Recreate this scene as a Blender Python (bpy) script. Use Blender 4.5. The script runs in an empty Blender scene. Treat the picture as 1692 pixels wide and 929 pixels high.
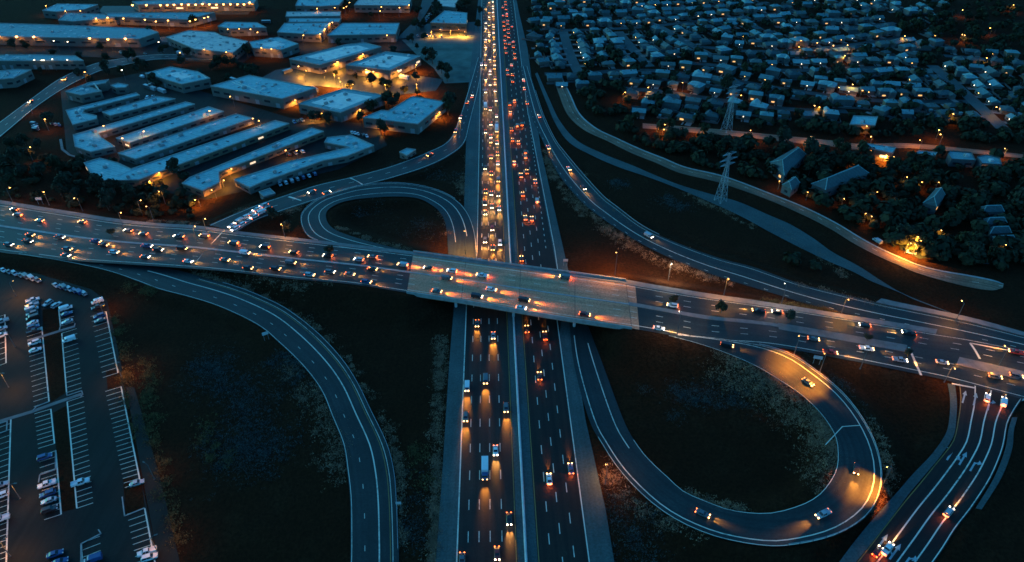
import bpy, math, random
import numpy as np
from mathutils import Vector, Matrix
random.seed(7); RNG = np.random.default_rng(7)
R = math.radians
sc = bpy.context.scene
COL = sc.collection
# ------------------------------------------------------------------ camera
FPX, CX, CY, CAMZ = 1128.0, 846.0, 464.5, 196.0
PITCH = math.atan(815.0 / FPX)
YAW = math.atan(43.0 / math.hypot(FPX, 815.0))
cp, sp_, cyw, syw = math.cos(PITCH), math.sin(PITCH), math.cos(YAW), math.sin(YAW)

def P(px, py, z=0.0):
    """the point at height z that stands at this place of the survey photograph"""
    u, v = (px - CX) / FPX, (CY - py) / FPX
    dx, dy, dz = u, cp + v * sp_, -sp_ + v * cp
    t = (z - CAMZ) / dz
    x, y = dx * t, dy * t
    return Vector((x * cyw + y * syw, -x * syw + y * cyw, z))

cam_d = bpy.data.cameras.new('camera'); cam = bpy.data.objects.new('camera', cam_d); COL.objects.link(cam)
cam.location = (0, 0, CAMZ); cam.rotation_euler = (math.pi / 2 - PITCH, 0, -YAW)
cam_d.sensor_width = 36.0; cam_d.lens = FPX / 1692 * 36; cam_d.clip_start = 1; cam_d.clip_end = 9000
sc.camera = cam

# ------------------------------------------------------------------ materials
def newmat(name):
    m = bpy.data.materials.new(name); m.use_nodes = True
    nt = m.node_tree; b = nt.nodes['Principled BSDF']
    return m, nt, b

def mixnode(nt, fac, a, b):
    n = nt.nodes.new('ShaderNodeMix'); n.data_type = 'RGBA'
    if isinstance(fac, (int, float)): n.inputs[0].default_value = fac
    else: nt.links.new(fac, n.inputs[0])
    for i, c in ((6, a), (7, b)):
        if isinstance(c, tuple): n.inputs[i].default_value = (*c, 1) if len(c) == 3 else c
        else: nt.links.new(c, n.inputs[i])
    return n.outputs[2]

def ramp(nt, src, lo, hi):
    n = nt.nodes.new('ShaderNodeMapRange'); n.clamp = True
    n.inputs[1].default_value = lo; n.inputs[2].default_value = hi
    nt.links.new(src, n.inputs[0]); return n.outputs[0]

def noise(nt, vec, scale, detail=4, rough=.6):
    n = nt.nodes.new('ShaderNodeTexNoise'); n.inputs['Scale'].default_value = scale
    n.inputs['Detail'].default_value = detail; n.inputs['Roughness'].default_value = rough
    if vec is not None: nt.links.new(vec, n.inputs['Vector'])
    return n.outputs[0]

def pos(nt):
    return nt.nodes.new('ShaderNodeNewGeometry').outputs['Position']

def plain(name, c, rough=.7, metal=0.0, emit=None, es=0.0, var=0.0, scale=1.0):
    m, nt, b = newmat(name)
    b.inputs['Base Color'].default_value = (*c, 1); b.inputs['Roughness'].default_value = rough
    b.inputs['Metallic'].default_value = metal
    if var:
        f = ramp(nt, noise(nt, pos(nt), scale, 5), .3, .7)
        lo = tuple(x * (1 - var) for x in c); hi = tuple(min(.95, x * (1 + var)) for x in c)
        nt.links.new(mixnode(nt, f, lo, hi), b.inputs['Base Color'])
    if emit:
        b.inputs['Emission Color'].default_value = (*emit, 1); b.inputs['Emission Strength'].default_value = es
    return m

def road_mat(name, c, wear, rough=.6, streak=2.2, patch=.5, oilk=.55):
    """asphalt or concrete: big patches, long wear streaks along the lanes (uv), fine grain"""
    m, nt, b = newmat(name)
    uv = nt.nodes.new('ShaderNodeUVMap'); uv.uv_map = 'UVMap'
    mp = nt.nodes.new('ShaderNodeMapping'); mp.inputs['Scale'].default_value = (streak, .02, 1)
    nt.links.new(uv.outputs[0], mp.inputs[0])
    s = ramp(nt, noise(nt, mp.outputs[0], .35, 4, .7), .42, .60)
    p = ramp(nt, noise(nt, pos(nt), .045, 5), .35, .68)
    g = ramp(nt, noise(nt, pos(nt), 1.3, 4), .3, .75)
    c1 = mixnode(nt, s, c, wear)
    c2 = mixnode(nt, p, tuple(x * (1 - patch) for x in c), c1)
    mul = nt.nodes.new('ShaderNodeMix'); mul.data_type = 'RGBA'; mul.blend_type = 'MULTIPLY'; mul.inputs[0].default_value = .5
    nt.links.new(c2, mul.inputs[6]); nt.links.new(g, mul.inputs[7])
    m3 = nt.nodes.new('ShaderNodeMapping'); m3.inputs['Scale'].default_value = (1.0, .006, 1); nt.links.new(uv.outputs[0], m3.inputs[0])
    oil = ramp(nt, noise(nt, m3.outputs[0], .55, 2, .5), .44, .62)
    st = ramp(nt, noise(nt, pos(nt), .16, 6, .8), .56, .70)
    mo = nt.nodes.new('ShaderNodeMix'); mo.data_type = 'RGBA'; mo.blend_type = 'MULTIPLY'; mo.inputs[7].default_value = (oilk, oilk, oilk, 1)
    nt.links.new(oil, mo.inputs[0]); nt.links.new(mul.outputs[2], mo.inputs[6])
    ms = nt.nodes.new('ShaderNodeMix'); ms.data_type = 'RGBA'; ms.blend_type = 'MULTIPLY'; ms.inputs[7].default_value = (.6, .58, .56, 1)
    nt.links.new(st, ms.inputs[0]); nt.links.new(mo.outputs[2], ms.inputs[6]); mul = ms
    # tar patches and cracks: cells with dark joints
    vo = nt.nodes.new('ShaderNodeTexVoronoi'); vo.feature = 'DISTANCE_TO_EDGE'; vo.inputs['Scale'].default_value = .07
    nt.links.new(pos(nt), vo.inputs['Vector'])
    cr = ramp(nt, vo.outputs['Distance'], .0, .012)
    nt.links.new(mixnode(nt, cr, tuple(x * .5 for x in c), mul.outputs[2]), b.inputs['Base Color'])
    b.inputs['Roughness'].default_value = rough
    b.inputs['Specular IOR Level'].default_value = .35
    return m

def ground_mat(name):
    m, nt, b = newmat(name)
    p1 = ramp(nt, noise(nt, pos(nt), .012, 6, .65), .42, .66)
    p2 = ramp(nt, noise(nt, pos(nt), .07, 8, .8), .5, .74)
    p3 = ramp(nt, noise(nt, pos(nt), .9, 5, .7), .35, .75)
    a = mixnode(nt, p1, (.056, .0190, .0078), (.066, .024, .0105))
    a = mixnode(nt, p2, a, (.088, .042, .020))
    d = mixnode(nt, p3, tuple(x * .45 for x in (.05, .020, .009)), a)
    nt.links.new(d, b.inputs['Base Color']); b.inputs['Roughness'].default_value = 1
    b.inputs['Specular IOR Level'].default_value = .05
    bp = nt.nodes.new('ShaderNodeBump'); bp.inputs['Strength'].default_value = .8; bp.inputs['Distance'].default_value = .5
    nt.links.new(p3, bp.inputs['Height']); nt.links.new(bp.outputs[0], b.inputs['Normal'])
    return m

def roof_mat(name, c, stripe=.0):
    """membrane or shingle roof: sheets with seams, ponding stains and pale patches"""
    m, nt, b = newmat(name)
    f = ramp(nt, noise(nt, pos(nt), .06, 6, .75), .38, .66)
    g = ramp(nt, noise(nt, pos(nt), .5, 6, .8), .36, .68)
    mp = nt.nodes.new('ShaderNodeMapping'); mp.inputs['Rotation'].default_value = (0, 0, .45); mp.inputs['Scale'].default_value = (.03, .35, 1); nt.links.new(pos(nt), mp.inputs[0])
    h = ramp(nt, noise(nt, mp.outputs[0], 1.0, 3), .40, .62)
    br = nt.nodes.new('ShaderNodeTexBrick'); br.inputs['Scale'].default_value = .11; br.inputs['Mortar Size'].default_value = .012
    br.inputs['Color1'].default_value = (1, 1, 1, 1); br.inputs['Color2'].default_value = (.82, .82, .82, 1); br.inputs['Mortar'].default_value = (1.35, 1.35, 1.35, 1)
    m2 = nt.nodes.new('ShaderNodeMapping'); m2.inputs['Rotation'].default_value = (0, 0, .45); nt.links.new(pos(nt), m2.inputs[0]); nt.links.new(m2.outputs[0], br.inputs['Vector'])
    a = mixnode(nt, f, tuple(x * .62 for x in c), c)
    a = mixnode(nt, g, tuple(x * .70 for x in c), a)
    a = mixnode(nt, h, tuple(x * .80 for x in c), a)
    mu = nt.nodes.new('ShaderNodeMix'); mu.data_type = 'RGBA'; mu.blend_type = 'MULTIPLY'; mu.inputs[0].default_value = 1
    nt.links.new(a, mu.inputs[6]); nt.links.new(br.outputs[0], mu.inputs[7])
    nt.links.new(mu.outputs[2], b.inputs['Base Color']); b.inputs['Roughness'].default_value = .75
    return m

def leaf_mat(name, a, c):
    m, nt, b = newmat(name)
    f = ramp(nt, noise(nt, pos(nt), .45, 3), .35, .65)
    nt.links.new(mixnode(nt, f, a, c), b.inputs['Base Color']); b.inputs['Roughness'].default_value = .8
    b.inputs['Specular IOR Level'].default_value = .1
    return m

M = {}
M['ground'] = ground_mat('dry dark grassland')
M['asphalt'] = road_mat('dark lane asphalt', (.034, .023, .016), (.048, .034, .024), .65)
M['fresh'] = road_mat('fresh asphalt', (.034, .018, .010), (.048, .026, .015), .7)
M['ramp'] = road_mat('ramp asphalt', (.032, .045, .045), (.044, .060, .058), .6, 2.2, .4, .7)
M['shoulder'] = road_mat('grey shoulder concrete', (.098, .135, .126), (.125, .165, .152), .7, 1.0, .3, .9)
M['lot'] = road_mat('car park asphalt', (.012, .0115, .0095), (.020, .019, .016), .85, .6)
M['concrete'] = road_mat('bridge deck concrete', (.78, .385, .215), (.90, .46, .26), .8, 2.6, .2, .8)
M['warmlitcrete'] = road_mat('concrete tinted by warm light', (.40, .22, .13), (.54, .30, .18), .8, 2.6, .35)  # pale grey concrete with the warm light on it put into the base colour
M['kerb'] = plain('pale concrete', (.36, .33, .30), .8, var=.25, scale=.4)
M['walk'] = plain('path concrete', (.19, .175, .16), .85, var=.25, scale=.3)
M['barrier'] = plain('barrier concrete', (.55, .54, .53), .75, var=.2, scale=.5)
def paint_mat(name, c, under):
    m, nt, b = newmat(name)
    f = ramp(nt, noise(nt, pos(nt), .55, 6, .8), .36, .52); g = ramp(nt, noise(nt, pos(nt), .04, 3, .6), .30, .55)
    mx = nt.nodes.new('ShaderNodeMath'); mx.operation = 'MAXIMUM'; nt.links.new(f, mx.inputs[0]); nt.links.new(g, mx.inputs[1])
    nt.links.new(mixnode(nt, mx.outputs[0], under, c), b.inputs['Base Color']); b.inputs['Roughness'].default_value = .75
    return m
M['white'] = paint_mat('worn white road paint', (.84, .74, .58), (.12, .10, .08))
M['arrow'] = plain('fresh white road paint', (.34, .42, .42), .7, var=.15, scale=.8)
M['yellow'] = paint_mat('worn yellow road paint', (.40, .22, .05), (.10, .07, .04))
M['field'] = plain('mown playing field', (.09, .135, .11), .95, var=.5, scale=.06)
M['trunk'] = plain('bark', (.09, .06, .04), .9, var=.3, scale=2)
M['leafA'] = leaf_mat('dark evergreen leaves', (.018, .022, .012), (.045, .045, .022))
M['leafB'] = leaf_mat('olive leaves', (.030, .030, .014), (.070, .060, .026))
M['leafC'] = leaf_mat('dusty oak leaves', (.022, .024, .016), (.055, .055, .034))
M['dry'] = plain('bleached dry grass', (.36, .20, .115), .95, var=.4, scale=.3)
M['scrub'] = plain('grey green scrub', (.075, .085, .075), .95, var=.5, scale=.4)
M['amberlitbush'] = plain('bushes coloured by amber light', (.16, .10, .03), .95, var=.5, scale=.6)  # roadside bushes, the amber light on them painted into their colour
M['steel'] = plain('galvanised steel', (.40, .41, .42), .55, .4)
M['pole'] = plain('painted lamp pole', (.10, .10, .10), .6)
M['sodium'] = plain('sodium lamp glass', (1, .7, .4), .4, 0, (1, .40, .07), 11)
M['whitelamp'] = plain('white lamp glass', (1, .95, .9), .4, 0, (1, .80, .52), 8)
M['headlight'] = plain('lit headlight', (1, .95, .85), .3, 0, (1, .74, .46), 11)
M['headamber'] = plain('lit warm headlight', (1, .9, .7), .3, 0, (1, .46, .11), 10)
M['tail'] = plain('lit tail light', (.6, .03, .01), .3, 0, (1, .15, .025), 7)
M['taildim'] = plain('unlit red lens', (.25, .01, .01), .3)
M['lensdim'] = plain('unlit clear lens', (.6, .6, .6), .2)
M['tyre'] = plain('tyre rubber', (.02, .02, .02), .9)
M['glass'] = plain('tinted car glass', (.02, .025, .03), .08)
M['window'] = plain('dark window glass', (.03, .035, .04), .15)
M['litwin'] = plain('lit window', (.9, .7, .4), .4, 0, (1, .46, .11), .8)
M['litwhite'] = plain('lit white window', (.9, .85, .7), .4, 0, (1, .66, .33), .65)
M['wallA'] = plain('painted tilt-up wall', (.15, .125, .105), .85, var=.15, scale=.2)
M['wallB'] = plain('tan stucco wall', (.16, .11, .07), .9, var=.2, scale=.3)
M['wallC'] = plain('grey stucco wall', (.11, .105, .10), .9, var=.2, scale=.3)
M['roofA'] = roof_mat('weathered grey roofing', (.33, .64, .63))
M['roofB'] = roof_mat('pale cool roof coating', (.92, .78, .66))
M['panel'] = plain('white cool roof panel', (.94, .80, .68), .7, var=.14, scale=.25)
M['roofC'] = roof_mat('dark gravel roofing', (.24, .44, .44))
M['hvac'] = plain('sheet metal unit', (.62, .62, .62), .5, .3)
M['door'] = plain('roller door', (.28, .27, .27), .6)
for i, c in enumerate([(.13, .26, .265), (.17, .36, .36), (.08, .12, .12), (.28, .48, .47), (.15, .20, .18)]):
    M['shingle%d' % i] = roof_mat('roof shingles %d' % i, c)
for k, c in dict(white=(.80, .80, .79), silver=(.48, .49, .50), grey=(.16, .165, .17), black=(.018, .018, .02), red=(.30, .025, .02), blue=(.03, .08, .22)).items():
    mm = plain(k + ' car paint', c, .3, .3 if k in ('silver', 'grey') else 0); M['car_' + k] = mm
    mm.node_tree.nodes['Principled BSDF'].inputs['Coat Weight'].default_value = .5

# ------------------------------------------------------------------ mesh builder
class MB:
    def __init__(s): s.v, s.f, s.mi, s.uv = [], [], [], None
    def add(s, vs, fs, mi=0):
        n = len(s.v); s.v += [tuple(v) for v in vs]
        s.f += [tuple(i + n for i in f) for f in fs]; s.mi += [mi] * len(fs)
    def box(s, c, d, rz=0.0, mi=0, taper=1.0):
        x, y, z = d[0] / 2, d[1] / 2, d[2] / 2; co, si = math.cos(rz), math.sin(rz); vs = []
        for sz in (-1, 1):
            t = taper if sz > 0 else 1
            for sx, sy in ((-1, -1), (1, -1), (1, 1), (-1, 1)):
                a, b = sx * x * t, sy * y * t
                vs.append((c[0] + a * co - b * si, c[1] + a * si + b * co, c[2] + sz * z))
        s.add(vs, [(3, 2, 1, 0), (4, 5, 6, 7), (0, 1, 5, 4), (1, 2, 6, 5), (2, 3, 7, 6), (3, 0, 4, 7)], mi)
    def bar(s, a, b, r0, r1=None, n=6, mi=0):
        a, b = Vector(a), Vector(b); r1 = r0 if r1 is None else r1
        d = (b - a).normalized(); q = d.to_track_quat('Z', 'Y'); vs = []
        for p, r in ((a, r0), (b, r1)):
            for k in range(n):
                t = 2 * math.pi * k / n; vs.append(p + q @ Vector((r * math.cos(t), r * math.sin(t), 0)))
        s.add(vs, [(k, (k + 1) % n, n + (k + 1) % n, n + k) for k in range(n)] + [tuple(range(n - 1, -1, -1)), tuple(range(n, 2 * n))], mi)
    def loft(s, secs, mi=0):
        n = len(secs[0]); vs = [p for q in secs for p in q]; fs = []
        for i in range(len(secs) - 1):
            for k in range(n):
                fs.append((i * n + k, i * n + (k + 1) % n, (i + 1) * n + (k + 1) % n, (i + 1) * n + k))
        fs.append(tuple(range(n - 1, -1, -1))); m = (len(secs) - 1) * n; fs.append(tuple(range(m, m + n)))
        s.add(vs, fs, mi)
    def build(s, name, mats, parent=None, fix=True):
        me = bpy.data.meshes.new(name); me.from_pydata(s.v, [], s.f)
        for m in (mats if isinstance(mats, (list, tuple)) else [mats]): me.materials.append(m)
        if any(s.mi): me.polygons.foreach_set('material_index', s.mi)
        if s.uv is not None:
            l = me.uv_layers.new(name='UVMap')
            for lp in me.loops: l.data[lp.index].uv = s.uv[lp.vertex_index]
        if fix:
            import bmesh
            bm = bmesh.new(); bm.from_mesh(me); bmesh.ops.recalc_face_normals(bm, faces=bm.faces); bm.to_mesh(me); bm.free()
        o = bpy.data.objects.new(name, me); COL.objects.link(o)
        if parent is not None: o.parent = parent
        return o

def empty(name, loc, rz=0.0):
    o = bpy.data.objects.new(name, None); COL.objects.link(o); o.location = loc; o.rotation_euler = (0, 0, rz)
    o.empty_display_size = .5
    return o
def tag(o, label=None, cat=None, group=None, kind=None):
    if label: o['label'] = label
    if cat: o['category'] = cat
    if group: o['group'] = group
    if kind: o['kind'] = kind
    return o
KIDS = {}
def remember(root):
    KIDS[root.name] = [(c, [g for g in COL.objects if g.parent == c]) for c in COL.objects if c.parent == root]
def copy_tree(root, loc, rz=0.0, scale=None):
    r = root.copy(); COL.objects.link(r); r.location = loc; r.rotation_euler = (0, 0, rz)
    if scale is not None: r.scale = scale
    out = [r]
    for c, gs in KIDS[root.name]:
        k = c.copy(); COL.objects.link(k); k.parent = r; out.append(k)
        for g in gs:
            q = g.copy(); COL.objects.link(q); q.parent = k; out.append(q)
    return r
USED = set()
def place(proto, loc, rz=0.0, scale=None):
    """the prototype itself stands at the first place; copies of it at the others"""
    if proto.name not in USED:
        USED.add(proto.name); proto.location = loc; proto.rotation_euler = (0, 0, rz)
        if scale is not None: proto.scale = scale
        return proto
    return copy_tree(proto, loc, rz, scale)

# labels: every repeated thing is told apart by what it stands beside
MARKS, NAMED = [], []
def mark(phrase, p): MARKS.append((phrase, p[0], p[1]))
def named(o, phrase, cat, group, p, lm=None):
    o['category'] = cat; o['group'] = group; NAMED.append((o, phrase, p[0], p[1], lm))
ORD = [None, 'nearest to', 'second nearest to', 'third nearest to', 'fourth nearest to', 'fifth nearest to', 'sixth nearest to', 'seventh nearest to', 'eighth nearest to', 'ninth nearest to', 'tenth nearest to']
def ordinal(n):
    if n < len(ORD): return ORD[n]
    s = 'th' if 10 <= n % 100 <= 20 else {1: 'st', 2: 'nd', 3: 'rd'}.get(n % 10, 'th')
    return '%d%s nearest to' % (n, s)
def finish_labels():
    d = {}
    for o, ph, x, y, lm in NAMED:
        if lm is None:
            best = min(MARKS, key=lambda m: (m[1] - x) ** 2 + (m[2] - y) ** 2)
        else:
            best = lm
        d.setdefault((ph, best[0]), []).append((math.hypot(best[1] - x, best[2] - y), o))
    for (ph, mk), rows in d.items():
        rows.sort(key=lambda r: r[0])
        for i, (_, o) in enumerate(rows):
            o['label'] = '%s, %s %s' % (ph, ordinal(i + 1), mk)
            if len(o['label'].split()) > 16: print('LONG', o['label'])

# ------------------------------------------------------------------ road ribbons
ZS = {}            # road name -> array of surface samples
def cr(a, b, c, d, t):
    return .5 * ((2 * b) + (c - a) * t + (2 * a - 5 * b + 4 * c - d) * t * t + (3 * b - a - 3 * c + d) * t ** 3)
def densify(pts, n):
    pts = [np.array(p, float) for p in pts]
    if len(pts) == 2: return [pts[0] + (pts[1] - pts[0]) * i / n for i in range(n + 1)]
    out = []
    for i in range(len(pts) - 1):
        a = pts[max(i - 1, 0)] if i > 0 else 2 * pts[0] - pts[1]
        d = pts[i + 2] if i + 2 < len(pts) else 2 * pts[-1] - pts[-2]
        for k in range(n): out.append(cr(a, pts[i], pts[i + 1], d, k / n))
    out.append(pts[-1]); return out

class Road:
    def __init__(s, name, pairs, layer, n=8, world=False):
        s.name = name
        L = [tuple(P(p[0], p[1], p[4])) for p in pairs]; Rr = [tuple(P(p[2], p[3], p[4])) for p in pairs]
        s.L, s.R = np.array(densify(L, n)), np.array(densify(Rr, n)); s.L[:, 2] += layer; s.R[:, 2] += layer
        s.finish()
    def finish(s):
        C = (s.L + s.R) / 2
        s.len = np.concatenate([[0], np.cumsum(np.linalg.norm(np.diff(C, axis=0), axis=1))])
        f = np.linspace(0, 1, 9)[:, None, None]
        ZS[s.name] = (s.L[None] * (1 - f) + s.R[None] * f).reshape(-1, 3)
    def at(s, f, d, dz=0.0):
        """point at fraction f across and distance d along"""
        l = np.array([np.interp(d, s.len, s.L[:, k]) for k in range(3)]); r = np.array([np.interp(d, s.len, s.R[:, k]) for k in range(3)])
        p = l + (r - l) * f; p[2] += dz; return p
    def sheet(s, name, mat, f0=0, f1=1, dz=0.0, i0=0, i1=None, parent=None, nx=4, thick=0.0, kind='structure'):
        i1 = len(s.L) if i1 is None else i1
        b = MB(); uv = []
        for i in range(i0, i1):
            w = np.linalg.norm(s.R[i] - s.L[i])
            for k in range(nx + 1):
                f = f0 + (f1 - f0) * k / nx; p = s.L[i] + (s.R[i] - s.L[i]) * f; b.v.append((p[0], p[1], p[2] + dz)); uv.append((f * w, s.len[i]))
        m = nx + 1; rows = i1 - i0
        for i in range(rows - 1):
            for k in range(nx):
                b.f.append((i * m + k, i * m + k + 1, (i + 1) * m + k + 1, (i + 1) * m + k)); b.mi.append(0)
        if thick:
            base = len(b.v)
            for i in range(rows):
                for k in (0, nx):
                    x = b.v[i * m + k]; b.v.append((x[0], x[1], x[2] - thick)); uv.append(uv[i * m + k])
            for i in range(rows - 1):
                for e, k in ((0, 0), (1, nx)):
                    q = (i * m + k, (i + 1) * m + k, base + (i + 1) * 2 + e, base + i * 2 + e); b.f.append(q); b.mi.append(0)
            for i in (0, rows - 1):
                b.f.append((i * m, i * m + nx, base + i * 2 + 1, base + i * 2)); b.mi.append(0)
        b.uv = uv
        o = b.build(name, mat, parent, fix=bool(thick))
        if not thick:
            me = o.data
            if me.polygons[0].normal.z < 0: me.flip_normals()
        if parent is None and kind: tag(o, kind=kind)
        return o
    def line(s, b, f, w=.22, d0=0, d1=None, dash=None, dz=.012, step=4.0, ff=None):
        """add a painted line to mesh builder b; f may change along the way towards ff"""
        d1 = s.len[-1] if d1 is None else d1
        segs = []
        if dash:
            d = d0
            while d < d1: segs.append((d, min(d + dash[0], d1))); d += dash[0] + dash[1]
        else: segs = [(d0, d1)]
        for a, e in segs:
            n = max(1, int((e - a) / step)); ps = []
            for i in range(n + 1):
                d = a + (e - a) * i / n; f_ = f if ff is None else f + (ff - f) * (d - d0) / (d1 - d0)
                ps.append(s.at(f_, d, dz))
            strip(b, ps, w)
    def nearest(s, x, y):
        a = ZS[s.name]; return float(a[np.argmin((a[:, 0] - x) ** 2 + (a[:, 1] - y) ** 2), 2])

def strip(b, ps, w):
    n0 = len(b.v); ps = [np.array(p, float) for p in ps]
    for i, p in enumerate(ps):
        t = ps[min(i + 1, len(ps) - 1)] - ps[max(i - 1, 0)]; t = t / (np.linalg.norm(t[:2]) + 1e-9)
        q = np.array([-t[1], t[0], 0]) * w / 2
        b.v += [tuple(p + q), tuple(p - q)]
    for i in range(len(ps) - 1):
        b.f.append((n0 + 2 * i, n0 + 2 * i + 1, n0 + 2 * i + 3, n0 + 2 * i + 2)); b.mi.append(0)
def flat_up(o):
    me = o.data; fl = [p.index for p in me.polygons if p.normal.z < 0]
    if fl:
        import bmesh
        bm = bmesh.new(); bm.from_mesh(me); bm.faces.ensure_lookup_table(); bmesh.ops.reverse_faces(bm, faces=[bm.faces[i] for i in fl]); bm.to_mesh(me); bm.free()
    return o
def paint(b, name, mat, parent): return flat_up(b.build(name, mat, parent, fix=False))

# --- freeway: straight along +Y
XB = float(P(869.5, 929)[0])                      # median barrier
def fx(px, py): return float(P(px, py)[0])
fr = Road.__new__(Road); fr.name = 'freeway'
ys = np.concatenate([np.arange(90, 1000, 10.0), np.arange(1000, 2600, 50.0)])
edgeL = [(90, -28.5), (150, -28.0), (215, -28.0), (250, -27.5), (285, -28), (330, -25), (420, -26), (520, -27), (640, -25), (760, -22.5), (900, -20), (2600, -19)]
edgeR = [(90, 27.5), (140, 27.5), (180, 25.5), (240, 25.5), (270, 29.0), (330, 27.0), (420, 24), (520, 25), (640, 26), (760, 23), (900, 21), (2600, 20)]
fr.L = np.array([(XB + np.interp(y, *zip(*edgeL)), y, 0.0) for y in ys]); fr.R = np.array([(XB + np.interp(y, *zip(*edgeR)), y, 0.0) for y in ys]); fr.finish()
FREEWAY = fr.sheet('freeway', M['shoulder'], nx=8)
def fstrip(b, dx0, y0, y1, w, z=.03, dx1=None):
    n = max(1, int((y1 - y0) / 25)); dx1 = dx0 if dx1 is None else dx1
    strip(b, [(XB + dx0 + (dx1 - dx0) * i / n, y0 + (y1 - y0) * i / n, z) for i in range(n + 1)], w)
YB0, YB1 = 215.0, 285.0
for nm, a0, a1 in (('carriageway', -21.9, -2.6), ('carriageway', 3.6, 22.0)):
    b = MB(); uv = []; yy = np.arange(90, 2600, 10.0)
    for y in yy:
        if a0 < 0: l, r = XB + np.interp(y, [90, 260, 290, 2600], [a0, a0, -17.4, -17.4]), XB + a1
        else: l, r = XB + a0, XB + np.interp(y, [90, 230, 250, 300, 480, 600, 2600], [19.9, 19.9, 23.5, 22.5, 18.6, 18.4, 18.4])
        for k in range(9): b.v.append((l + (r - l) * k / 8, y, .016)); uv.append(((r - l) * k / 8, y))
    for i in range(len(yy) - 1):
        for k in range(8): b.f.append((i * 9 + k, i * 9 + k + 1, i * 9 + k + 10, i * 9 + k + 9)); b.mi.append(0)
    b.uv = uv; flat_up(b.build(nm, M['asphalt'] if a0 < 0 else M['fresh'], FREEWAY, fix=False))
LANE_L = [-20.1, -16.5, -12.9, -9.2, -5.0]        # lane centres, oncoming side
LANE_R = [5.7, 9.5, 13.2, 17.4]
w = MB(); yl = MB()
for dx in (-18.3, -14.8, -11.2, -7.4):
    y = 92.0
    while y < 1200:
        if not (dx == -18.3 and y > 255): fstrip(w, dx, y, y + 4.0, .26)
        y += 12.2
for dx in (7.7, 11.4, 15.2):
    y = 95.0 + dx
    while y < 1200: fstrip(w, dx, y, y + 4.0, .26); y += 12.2
y = 300
while y < 480: fstrip(w, 18.9, y, y + 2, .3); y += 6
fstrip(w, -21.7, 90, 262, .42); fstrip(w, -17.2, 285, 2500, .32)
fstrip(w, 19.7, 90, 240, .34); fstrip(w, 23.4, 262, 300, .34); fstrip(w, 23.4, 300, 480, .34, dx1=18.9); fstrip(w, 18.6, 480, 2500, .3)
fstrip(yl, -3.0, 90, 2500, .24); fstrip(yl, 4.0, 90, 2500, .26)
paint(w, 'lane_marking', M['white'], FREEWAY); paint(yl, 'lane_marking', M['yellow'], FREEWAY)
# median barrier with a wide splayed foot
b = MB(); prof = [(-.42, 0), (-.40, .12), (-.2, .35), (-.13, 1.05), (.13, 1.05), (.2, .35), (.40, .12), (.42, 0)]
b.loft([[(XB + x, y, z + .004) for x, z in prof] for y in (90, 400, 1000, 2500)])
tag(b.build('concrete_barrier', M['barrier']), 'long pale concrete barrier down the middle of the straight freeway', 'barrier')

# --- other roads, as edge pairs (edge, other edge, height)
cross_z = lambda x: float(np.interp(x, [0, 100, 250, 400, 520, 680, 1040, 1130, 1270, 1480, 1692], [1.5, 2, 4, 5.5, 6.5, 7, 7, 6.6, 5.5, 3.2, 2]))
cw = [(-160, 306, -170, 378), (-60, 322, -60, 405), (0, 332, 0, 417), (62, 342, 50, 423), (125, 352, 105, 430), (187, 362, 160, 434), (250, 369, 225, 438), (325, 374, 300, 443), (400, 384, 375, 449), (505, 396, 480, 461), (600, 407, 580, 470), (683, 417, 672, 484)]
W_ = Road('cross_road_west', [(*p, cross_z(p[0])) for p in cw], .06)
br = [(683, 417, 672, 484), (770, 428.5, 762, 497.5), (860, 440.5, 858, 514), (950, 452.5, 950, 529), (1034, 464, 1044, 543)]
B_ = Road('overpass_deck', [(*p, 7.0) for p in br], .06)
ce = [(1034, 464, 1044, 543), (1096, 475, 1096, 552), (1171, 487, 1172, 566), (1268, 501, 1275, 573), (1394, 521, 1400, 595), (1481, 535, 1470, 609), (1541, 545, 1519, 619), (1600, 554, 1569, 630), (1692, 571, 1651, 652), (1790, 590, 1750, 678), (1950, 625, 1900, 715)]
E_ = Road('cross_road_east', [(*p, cross_z(p[0])) for p in ce], .06)
R3 = Road('northwest_ramp', [(790, 95, 799, 95, 0), (778, 135, 792, 140, 0), (759, 195, 777, 203, 0), (741, 232, 768, 236, .2), (705, 252, 744, 257, .8), (648, 274, 708, 275, 1.5), (583, 292, 650, 294, 2.5), (523, 306, 577, 313, 3.3), (473, 322, 528, 329, 4), (423, 339, 470, 348, 4.8), (384, 355, 425, 364, 5.2), (345, 372, 392, 384, 5.5)], .10)
R4 = Road('northwest_loop', [(660, 418, 683, 417.6, 6.95), (575, 410, 640, 407, 6.7), (527, 400, 592, 394, 6.3), (506, 388, 556, 381, 6), (497, 367, 541, 367, 5.6), (501, 350, 540, 350, 5.1), (523, 331, 556, 338, 4.4), (553, 319, 575, 332, 3.9), (593, 308, 602, 328, 3.3), (643, 303, 650, 325, 2.6), (685, 306, 690, 328, 1.9), (723, 315, 716, 341, 1.2), (753, 330, 731, 357, .6), (773, 352, 738, 380, .2), (785, 385, 740, 408, 0), (789, 430, 742, 440, 0)], .085)
R5 = Road('southwest_ramp', [(30, 420, 60, 408, 1.85), (105, 432, 150, 423, 2), (175, 447, 225, 434, 2), (225, 464, 290, 446, 1.9), (262, 478, 340, 460, 1.8), (312, 491, 385, 473, 1.6), (362, 507, 423, 487, 1.4), (423, 536, 473, 511, 1.1), (460, 566, 523, 549, .8), (500, 605, 563, 591, .6), (530, 645, 590, 631, .4), (548, 688, 614, 680, .2), (566, 733, 640, 734, .1), (573, 776, 652, 780, 0), (578, 821, 656, 825, 0), (579, 872, 658, 875, 0), (578, 940, 659, 940, 0), (570, 1010, 655, 1010, 0)], .09)
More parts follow.
